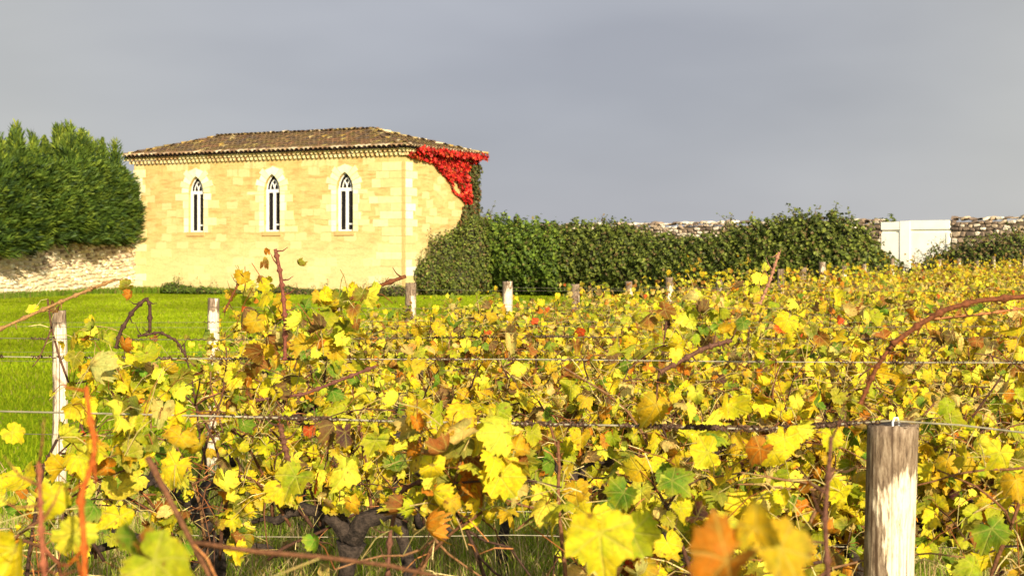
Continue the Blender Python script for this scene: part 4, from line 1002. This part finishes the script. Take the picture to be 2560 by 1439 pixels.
hc(2, 4.5, [(345,840),(400,830),(440,850),(465,890)], 7, DARK, 5)
hc(2, 4.2, [(712,900),(713,800),(708,740),(700,680),(688,622)], 11, (0.16,0.05,0.03), 6)
hc(2, 4.4, [(735,860),(800,810),(850,760),(920,725),(1015,690)], 11, REDB, 5)
hc(1, 2.95, [(970,1439),(975,1330),(1000,1230),(1040,1205),(1120,1200),(1260,1165)], 12, (0.12,0.05,0.03), 6)
hc(1, 2.95, [(700,1060),(712,1120),(735,1200)], 14, (0.12,0.05,0.03), 5)
hc(2, 4.4, [(640,1000),(760,985),(850,950),(940,915)], 9, (0.13,0.05,0.035), 6)
hc(3, 5.6, [(1000,1090),(1012,1040),(1000,1010),(985,985)], 26, (0.04,0.03,0.025), 6)
hc(2, 4.4, [(1650,930),(1760,870),(1830,850)], 13, (0.11,0.05,0.03), 6)
hc(3, 5.8, [(1650,860),(1668,810),(1690,790)], 12, (0.11,0.05,0.03), 6)
hc(1, 2.7, [(1480,1390),(1600,1360),(1440,1380)], 8, (0.2,0.08,0.04), 5)
hc(2, 4.2, [(1900,760),(1925,700),(1948,630)], 8, (0.3,0.14,0.08), 5)
hc(2, 4.3, [(560,780),(590,720),(610,690)], 6, REDB, 5)
rc = np.random.default_rng(9)
def hl(row, d, px, py, s_px, cn, n_=(0.1,-1,0.3), t_=(0,0,-1), cu=0.4):
    n_ = np.array(n_, float) + rc.normal(0, 0.35, 3); t_ = np.array(t_, float) + rc.normal(0, 0.3, 3)
    HERO_L[row].append((P(px, py, d), s_px*d/FPX*(0.56 if row else 0.62), cn, n_, t_, cu + abs(rc.normal(0, .5))))
for a_ in [(0,1.5,40,1370,250,'yellow',(.2,-1,.5),(-.5,0,-.8)), (0,1.25,385,1400,300,'lime',(.1,-.6,.8),(.9,-.2,-.4),.2), (0,1.3,330,1340,190,'green',(-.8,-.6,.1),(-.2,0,-1),.6),
           (0,1.3,360,1360,150,'rust',(.5,-.8,.2),(.5,0,-.8),1.5), (0,0.95,1820,1400,330,'orange',(-.5,-.6,.7),(-.8,-.2,-.3),1.4), (0,0.98,1950,1370,330,'gold',(.5,-.9,.5),(.4,0,-.9),.9),
           (0,0.97,1890,1320,200,'gold',(0,-1,.1),(0,0,1),1.2), (0,1.5,1500,1330,290,'yellow',(.1,-1,.4),(.15,0,-1),.3), (0,1.7,1580,1330,200,'lime',(-.4,-1,.3),(.5,0,-.8),.4),
           (0,1.6,130,1240,170,'yellow',(-.2,-1,.3),(.3,0,-1)), (0,1.6,190,1330,190,'lemon',(.4,-1,.2),(-.1,0,-1)),
           (1,2.8,60,1190,170,'yellow'), (1,2.8,30,1080,120,'yellow',(.3,-1,.6),(.6,0,-.6)), (1,2.85,195,1140,140,'yellow',(-.3,-1,.2),(.1,0,-1)), (1,2.85,235,1230,120,'lemon'),
           (1,2.8,300,1290,150,'yellow'), (1,2.9,450,1090,130,'gold'), (1,2.9,500,1110,110,'gold',(.4,-1,.2)), (1,2.8,740,1190,170,'lime',(.2,-1,.5),(-.4,0,-.9)), (1,2.8,705,1215,130,'yellow'),
           (1,2.75,865,1170,170,'lemon',(.2,-1,.3),(.15,0,-1)), (1,2.9,940,1100,150,'lime'), (1,2.9,835,1060,130,'brown',(.2,-1,.2),(.5,0,-.9),2.2), (1,2.85,862,1080,120,'maroon',(.6,-1,.1),(0,0,-1),2.6),
           (1,2.8,1085,1230,140,'yellow',(-.3,-1,.2),(.2,0,-1)), (1,2.8,1130,1250,110,'gold'), (1,2.75,1255,1080,190,'lemon',(.1,-.7,.8),(-.8,0,-.4)), (1,2.75,1250,1190,210,'yellow',(.1,-1,.4),(.2,0,-1)),
           (1,2.9,1040,1030,150,'gold'), (1,2.8,1090,1120,140,'gold'), (1,2.9,1330,1080,110,'lime'), (1,2.9,1640,1010,150,'gold',(0,-1,.2)), (1,2.85,1820,1010,120,'yellow'), (1,2.8,1740,980,100,'lemon',(.4,-1,.1)),
           (1,2.75,1770,1130,150,'yellow',(.1,-.8,.7),(-.9,0,-.2)), (1,2.7,1900,1120,150,'orange',(-.2,-1,.4),(-.8,0,-.5),1.6), (1,2.7,1935,1130,150,'yellow',(.3,-1,.3),(.2,0,-1)), (1,2.5,1680,1200,180,'green'),
           (1,2.5,1700,1270,150,'yellow',(.2,-1,.5),(.3,0,-1)), (1,2.5,1745,1290,120,'maroon',(-.2,-1,.6),(1,0,-.3),.8), (1,2.5,1560,1230,150,'green'), (1,2.4,1480,1290,170,'yellow'),
           (1,2.85,2080,1090,110,'yellow',(-.3,-1,.3)), (1,2.8,2480,1320,170,'green',(.1,-1,.5),(.3,0,-1)), (1,2.8,2500,1130,150,'yellow'), (1,3.02,2420,1150,110,'gold'), (1,3.02,2380,1040,150,'lime'),
           (1,3.05,2330,1180,110,'yellow'), (1,2.7,1990,1380,200,'gold'), (1,2.85,1990,1000,80,'lemon'), (1,2.92,2540,1200,150,'gold'),
           (2,4.3,670,710,80,'yellow',(.2,-1,.5),(-.8,0,-.4)), (2,4.3,640,800,110,'gold',(0,-1,.4),(-.7,0,-.5)), (2,4.3,605,690,70,'gold'), (2,4.4,575,730,60,'gold'), (2,4.3,745,660,50,'olive',(.6,-1,0),(.5,0,-.8),1.2),
           (2,4.4,320,715,70,'olive',(0,-1,.2),(-.6,0,-.3),.8), (2,4.4,325,735,60,'orange'), (2,4.4,225,800,55,'yellow'), (2,4.4,210,850,60,'yellow'), (2,4.4,310,860,90,'orange',(.3,-1,.1),(0,0,-1),1.3), (2,4.4,335,890,75,'yellow'),
           (2,4.3,800,740,90,'gold'), (2,4.3,850,750,100,'olive',(-.2,-1,.2)), (2,4.3,915,740,80,'gold',(0,-1,.2),(0,0,1)), (2,4.3,890,790,70,'yellow'), (2,4.3,760,860,120,'gold'), (2,4.2,1690,880,70,'lemon'),
           (2,4.3,1230,790,60,'gold'), (3,5.8,660,660,55,'rust',(.2,-1,0),(0,0,1),2), (3,5.8,668,630,40,'orange',(.2,-1,0),(0,0,1),2.4), (3,5.8,655,690,60,'rust',(.2,-1,0),(.3,0,-1),2),
           (2,4.3,1915,665,40,'lemon'), (2,4.3,1940,635,25,'lemon'), (2,4.2,1440,860,70,'rust',(0,-1,.2),(0,0,-1),1.8), (2,4.2,1950,820,70,'red',(.2,-1,.3),(0,0,-1),1.2), (2,4.2,2050,840,90,'rust',(0,-1,0),(0,0,-1),2),
           (2,4.2,2085,740,70,'yellow'), (2,4.2,1970,800,110,'yellow'), (2,4.2,2180,790,100,'lime')]:
    hl(*a_)

rc = np.random.default_rng(9)
def clump(row, d, n_, mixname, poly):
    q = sample_poly(rc, poly, n_); dd = d + rc.normal(0, 0.08, n_); CLUMP[row].append((np.stack([P(a_, b_, e_) for (a_, b_), e_ in zip(q, dd)]), mixname))
clump(2, 4.45, 34, 'green', [(180,840),(215,800),(250,800),(290,880),(345,850),(400,920),(460,960),(460,1010),(180,1010)])
clump(2, 4.40, 34, 'mid', [(560,740),(600,690),(640,740),(700,720),(770,860),(770,920),(640,920),(600,840)])
clump(2, 4.30, 36, 'near', [(760,760),(830,720),(940,730),(960,780),(900,860),(800,900),(740,880)])
clump(3, 5.80, 40, 'far', [(980,830),(1080,800),(1200,770),(1250,790),(1300,850),(1200,900),(1000,900)])
clump(3, 5.80, 60, 'mid', [(1560,790),(1650,760),(1760,720),(1900,690),(2000,740),(2000,840),(1600,860)])
clump(3, 5.80, 50, 'far', [(2000,760),(2200,740),(2330,760),(2560,780),(2560,860),(2000,860)])
MIX['warm'] = [14,8,24,6,1,4,9,5,3,.4,4,.2]
clump(1, 2.90, 46, 'warm', [(1020,1050),(1330,1065),(1340,1230),(1230,1250),(1040,1240)])
clump(1, 2.98, 34, 'near', [(150,1010),(480,1005),(480,1180),(150,1170)])
clump(2, 4.40, 26, 'near', [(190,900),(470,900),(480,1010),(190,1010)])
NEAR = {0: [(-0.46, 'near', 60, 'close blurred vine at the lower left with bare orange shoots'), (0.15, 'near', 50, 'close blurred vine at the lower right with orange and gold leaves')],
        1: [(-1.02, 'near', 85, 'vine with dense yellow leaves at left under the nearest wire'), (-0.22, 'near', 135, 'sparse vine with a brown withered leaf hanging under the nearest wire'),
            (0.50, 'near', 200, 'vine with large green and yellow leaves left of the foreground post'), (1.16, 'green', 190, 'greener vine right of the foreground post')],
        2: [(-1.14, 'green', 62, 'vine of the second row with bare arching shoots before the lawn'), (-0.39, 'near', 150, 'second row vine with a gnarled black trunk head and tall dark shoot'),
            (0.42, 'mid', 230, 'second row vine above the black trunk gap in the middle'), (1.12, 'mid', 230, 'second row vine directly behind the thick foreground post'), (1.75, 'mid', 200, 'second row vine cut off by the right picture edge')],
        3: [(-1.15, 'green', 14, 'thin greenish third row vine before the white post'), (-0.45, 'near', 170, 'third row vine with a thick bent black arm'), (0.30, 'mid', 230, 'third row vine in the middle with curled brown leaves'),
            (1.05, 'mid', 230, 'third row vine with tendrils thick on its top wire'), (1.8, 'mid', 230, 'third row vine under the long reddish arching cane')]}
sd = 500
OPEN = [(1, -0.50, 0.12, 1.23), (2, -0.80, 0.20, 0.98), (0, -0.24, 0.05, 9), (1, -0.80, -0.62, 1.30), (3, -0.9, 0.3, 0.70), (2, -0.965, -0.865, 9), (3, -1.27, -1.13, 9)]   # gaps through which trunks and grass show
for row, lst in NEAR.items():
    d = ROWS[row]; xs = np.array([v[0] for v in lst])
    cs = [[] for _ in lst]; ls = [[] for _ in lst]
    for (pts, r_, c, kn) in HERO_C[row]:
        i = int(np.argmin(np.abs(xs - pts[0][0]))); cs[i].append(([p - np.array([xs[i], d, 0]) for p in pts], r_, c, kn))
    for (p, s_, cn, n_, t_, cu) in HERO_L[row]:
        i = int(np.argmin(np.abs(xs - p[0]))); ls[i].append((p - np.array([xs[i], d, 0]), s_, cn, n_, t_, cu))
    kl = [[] for _ in lst]
    for (cp, cm_) in CLUMP[row]:
        i = np.argmin(np.abs(xs[None] - cp[:, :1]), axis=1)
        for q in set(i.tolist()): kl[q].append((cp[i == q] - np.array([xs[q], d, 0]), cm_))
    for i, (x, mx_, nl, lab) in enumerate(lst):
        sd += 1
        av = {0: [(fp_x*0.42 - x, fp_x*0.56 - x, 9)], 1: [(fp_x - 0.075 - x, fp_x + 0.075 - x, 0.075), (fp_x - 0.075 - x, fp_x + 0.42 - x, -0.01)]}.get(row, []) + [(a_ - x, b2_ - x, 9, zz) for r0, a_, b2_, zz in OPEN if r0 == row]
        kw = dict(ncane=3 if (row, i) == (1, 1) else 8, nleaf=int(nl*2.7), hero_canes=cs[i], hero_leaves=ls[i], clumps=kl[i], avoid=av, lo=0.85 if row < 3 else 0.7, top=(1.26, 1.30, 1.27, 1.27)[row], size=(0.034, 0.078), half=0.46, thick=0.075, stray=0.12)
        place_vine(vine_meshes(sd, 0, mx_, **kw), x, d, 0, lab, GV)

# ---- the rows behind: variants shared by copies
VAR_MID = [vine_meshes(700 + i, 1, ('mid', 'near', 'mid', 'green', 'mid', 'far')[i], nleaf=640, ncane=8, top=1.20, half=0.55, lo=0.66, size=(0.032, 0.070), thick=0.08, stray=0.08) for i in range(6)]
VAR_FAR = [vine_meshes(800 + i, 2, ('mid', 'far', 'far', 'far', 'mid', 'far')[i], nleaf=480, top=1.31, half=0.58, lo=0.4, size=(0.042, 0.082), thick=0.09, ncane=7) for i in range(6)]
rv = random.Random(4)
START = {4: -0.95, 5: -1.2, 6: -1.5, 7: -1.05, 8: -0.45}
for k in range(4, len(ROWS)):
    d = ROWS[k]; x0 = START.get(k, end_x(k) + 0.35); x1 = 0.365*d + 0.9; j = 0
    x = x0
    while x < x1:
        var = VAR_MID if d < 15.5 else VAR_FAR
        pal = rv.choice(var)
        if d < 24.5:
            lab = 'vine in the %s row back, %s from its end post' % (ORD[k], ORD[min(j, 19)])
            if k == 4: lab = 'vine in the fifth row back, %s from the lawn' % ORD[min(j, 19)]
            lab = ('yellow brown ' if d < 16 else 'small golden ') + lab; grp = GV
        else:
            lab, grp = 'small far golden vine in the crowded rows below the walls', 'far golden vines below the walls'
        place_vine(pal, x, d + rv.uniform(-.04, .04), rv.choice((0, 0, 0.12, -0.12)), lab, grp)
        j += 1; x += rv.uniform(0.82, 1.05)

# ------------------------------------------------------------------ grass
rg = np.random.default_rng(77)
def blades(m, x, y, h, w, col, lean=0.35, bend=True):
    n_ = len(x); a = rg.uniform(0, 2*math.pi, n_); ld = np.stack([np.cos(a), np.sin(a), 0*a], 1)*(h*np.abs(rg.normal(0, lean, n_)))[:, None]
    b = rg.uniform(0, 2*math.pi, n_); b = np.where(rg.random(n_) < .7, rg.normal(0, 0.5, n_), b)
    sv = np.stack([np.cos(b), np.sin(b), 0*b], 1)*(w/2)[:, None]
    p = np.stack([x, y, np.zeros(n_)], 1); up = np.stack([0*h, 0*h, h], 1)
    mid = p + up*0.6 + ld*0.35; tipp = p + up + ld
    V = np.stack([p - sv, p + sv, mid + sv*0.8, mid - sv*0.8, tipp], 1).reshape(-1, 3); i = np.arange(n_)[:, None]*5
    m.add(V, [i + np.array([[0, 1, 2, 3]]), i + np.array([[3, 2, 4]])], np.repeat(col, 5, 0))
# lawn beyond the vineyard
n_ = 240000; d = np.sqrt(rg.uniform(9.0**2, 56**2, n_)); px = rg.uniform(-40, 1800, n_); x = (px - CXP)/FPX*d
ex = np.interp(d, ROWS[5:], [end_x(k) for k in range(5, len(ROWS))]); keep = x < ex + 0.2
x, d = x[keep], d[keep]; t_ = np.sin(x*0.9)*np.sin(d*0.35 + x*.2)
L_G = [(0.175,0.238,0.005),(0.215,0.272,0.007),(0.135,0.180,0.005),(0.25,0.28,0.012),(0.22,0.20,0.04)]
m = MB(); cl = pick(rg, len(x), L_G, [4,4,2,1.5,.8], 0.2)*(1 + 0.26*t_)[:, None]
blades(m, x, d, rg.uniform(0.03, 0.085, len(x))*(1 + 0.2*t_), 0.006 + d*0.0005, cl, 0.5)
tag(m.build('lawn_grass', M_GRASS, smooth=False), 'short bright green grass of the field before the house', 'grass', kind='stuff')
# longer weeds and grass between and under the vine rows
n_ = 120000; d = rg.uniform(3.2, 16, n_); x = rg.uniform(-0.40, 0.40, n_)*d; x = np.where(x > 0, x*1.12, x); k_ = np.abs(((d - 2.95)/1.475 + 0.5) % 1 - 0.5)*1.475
ex = np.interp(d, ROWS[5:], [end_x(k) for k in range(5, len(ROWS))], left=-9) ; keep = x > ex - 0.5; x, d, k_ = x[keep], d[keep], k_[keep]
tuft = 0.5 + 0.5*np.sin(x*5.3 + 2*np.sin(d*3.1))*np.sin(d*4.7 + x*2); h = rg.uniform(0.10, 0.32, len(x)) + 0.28*(k_ < 0.45)*rg.random(len(x))*tuft; dry = (rg.random(len(x)) < 0.25 + 0.45*(1 - tuft))[:, None]; cl = np.where(dry, pick(rg, len(x), [(0.42,0.31,0.12),(0.55,0.42,0.18),(0.33,0.20,0.08)], [3,2,1.5], .25), pick(rg, len(x), [(0.20,0.29,0.02),(0.29,0.36,0.03),(0.14,0.21,0.015)], [4,4,2], 0.25))
m = MB(); blades(m, x, d, h, np.full(len(x), 0.0055), cl, 0.6)
tag(m.build('weed_grass', M_GRASS, smooth=False), 'long green and straw coloured grass growing between the vine rows', 'grass', kind='stuff')
# tufts at the wall feet
n_ = 9000; t = rg.random(n_); q = np.where((rg.random(n_) < 0.55)[:, None], np.array([-20.4, 43.6])*(1 - t)[:, None] + np.array([-15.3, 59.3])*t[:, None] + np.array([0.25, -0.1]),
      NC*(1 - t)[:, None] + (NC + LD*HL)*t[:, None] + np.array([-0.466, -0.885])*0.25) + rg.normal(0, 0.15, (n_, 2))
m = MB(); blades(m, q[:, 0], q[:, 1], rg.uniform(0.1, 0.32, n_), np.full(n_, 0.035), pick(rg, n_, [(0.10,0.17,0.012),(0.15,0.20,0.02),(0.2,0.15,0.05)], [4,3,1], .2), 0.4)
tag(m.build('wall_foot_grass', M_GRASS, smooth=False), 'taller grass fringe along the foot of house and garden wall', 'grass', kind='stuff')
# fallen leaves in the grass of the rows
n_ = 1500; d = rg.uniform(3, 15, n_); x = rg.uniform(-.36, .38, n_)*d; ex = np.interp(d, ROWS[5:], [end_x(k) for k in range(5, len(ROWS))], left=-9); kp = x > ex; x, d = x[kp], d[kp]; n_ = len(x)
ix, co, ed, cu = leaf_looks(n_, 'far', rg); m = MB()
add_leaves(m, 2, np.stack([x, d, rg.uniform(0.04, 0.22, n_)], 1), rg.uniform(.06, .11, n_), np.stack([rg.normal(0, .5, n_), rg.normal(-.3, .5, n_), np.ones(n_)], 1), rg.normal(size=(n_, 3)), co, ed, cu, rg)
tag(m.build('fallen_leaves', M_VINE), 'fallen yellow and brown vine leaves lying in the row grass', 'leaves', kind='stuff')
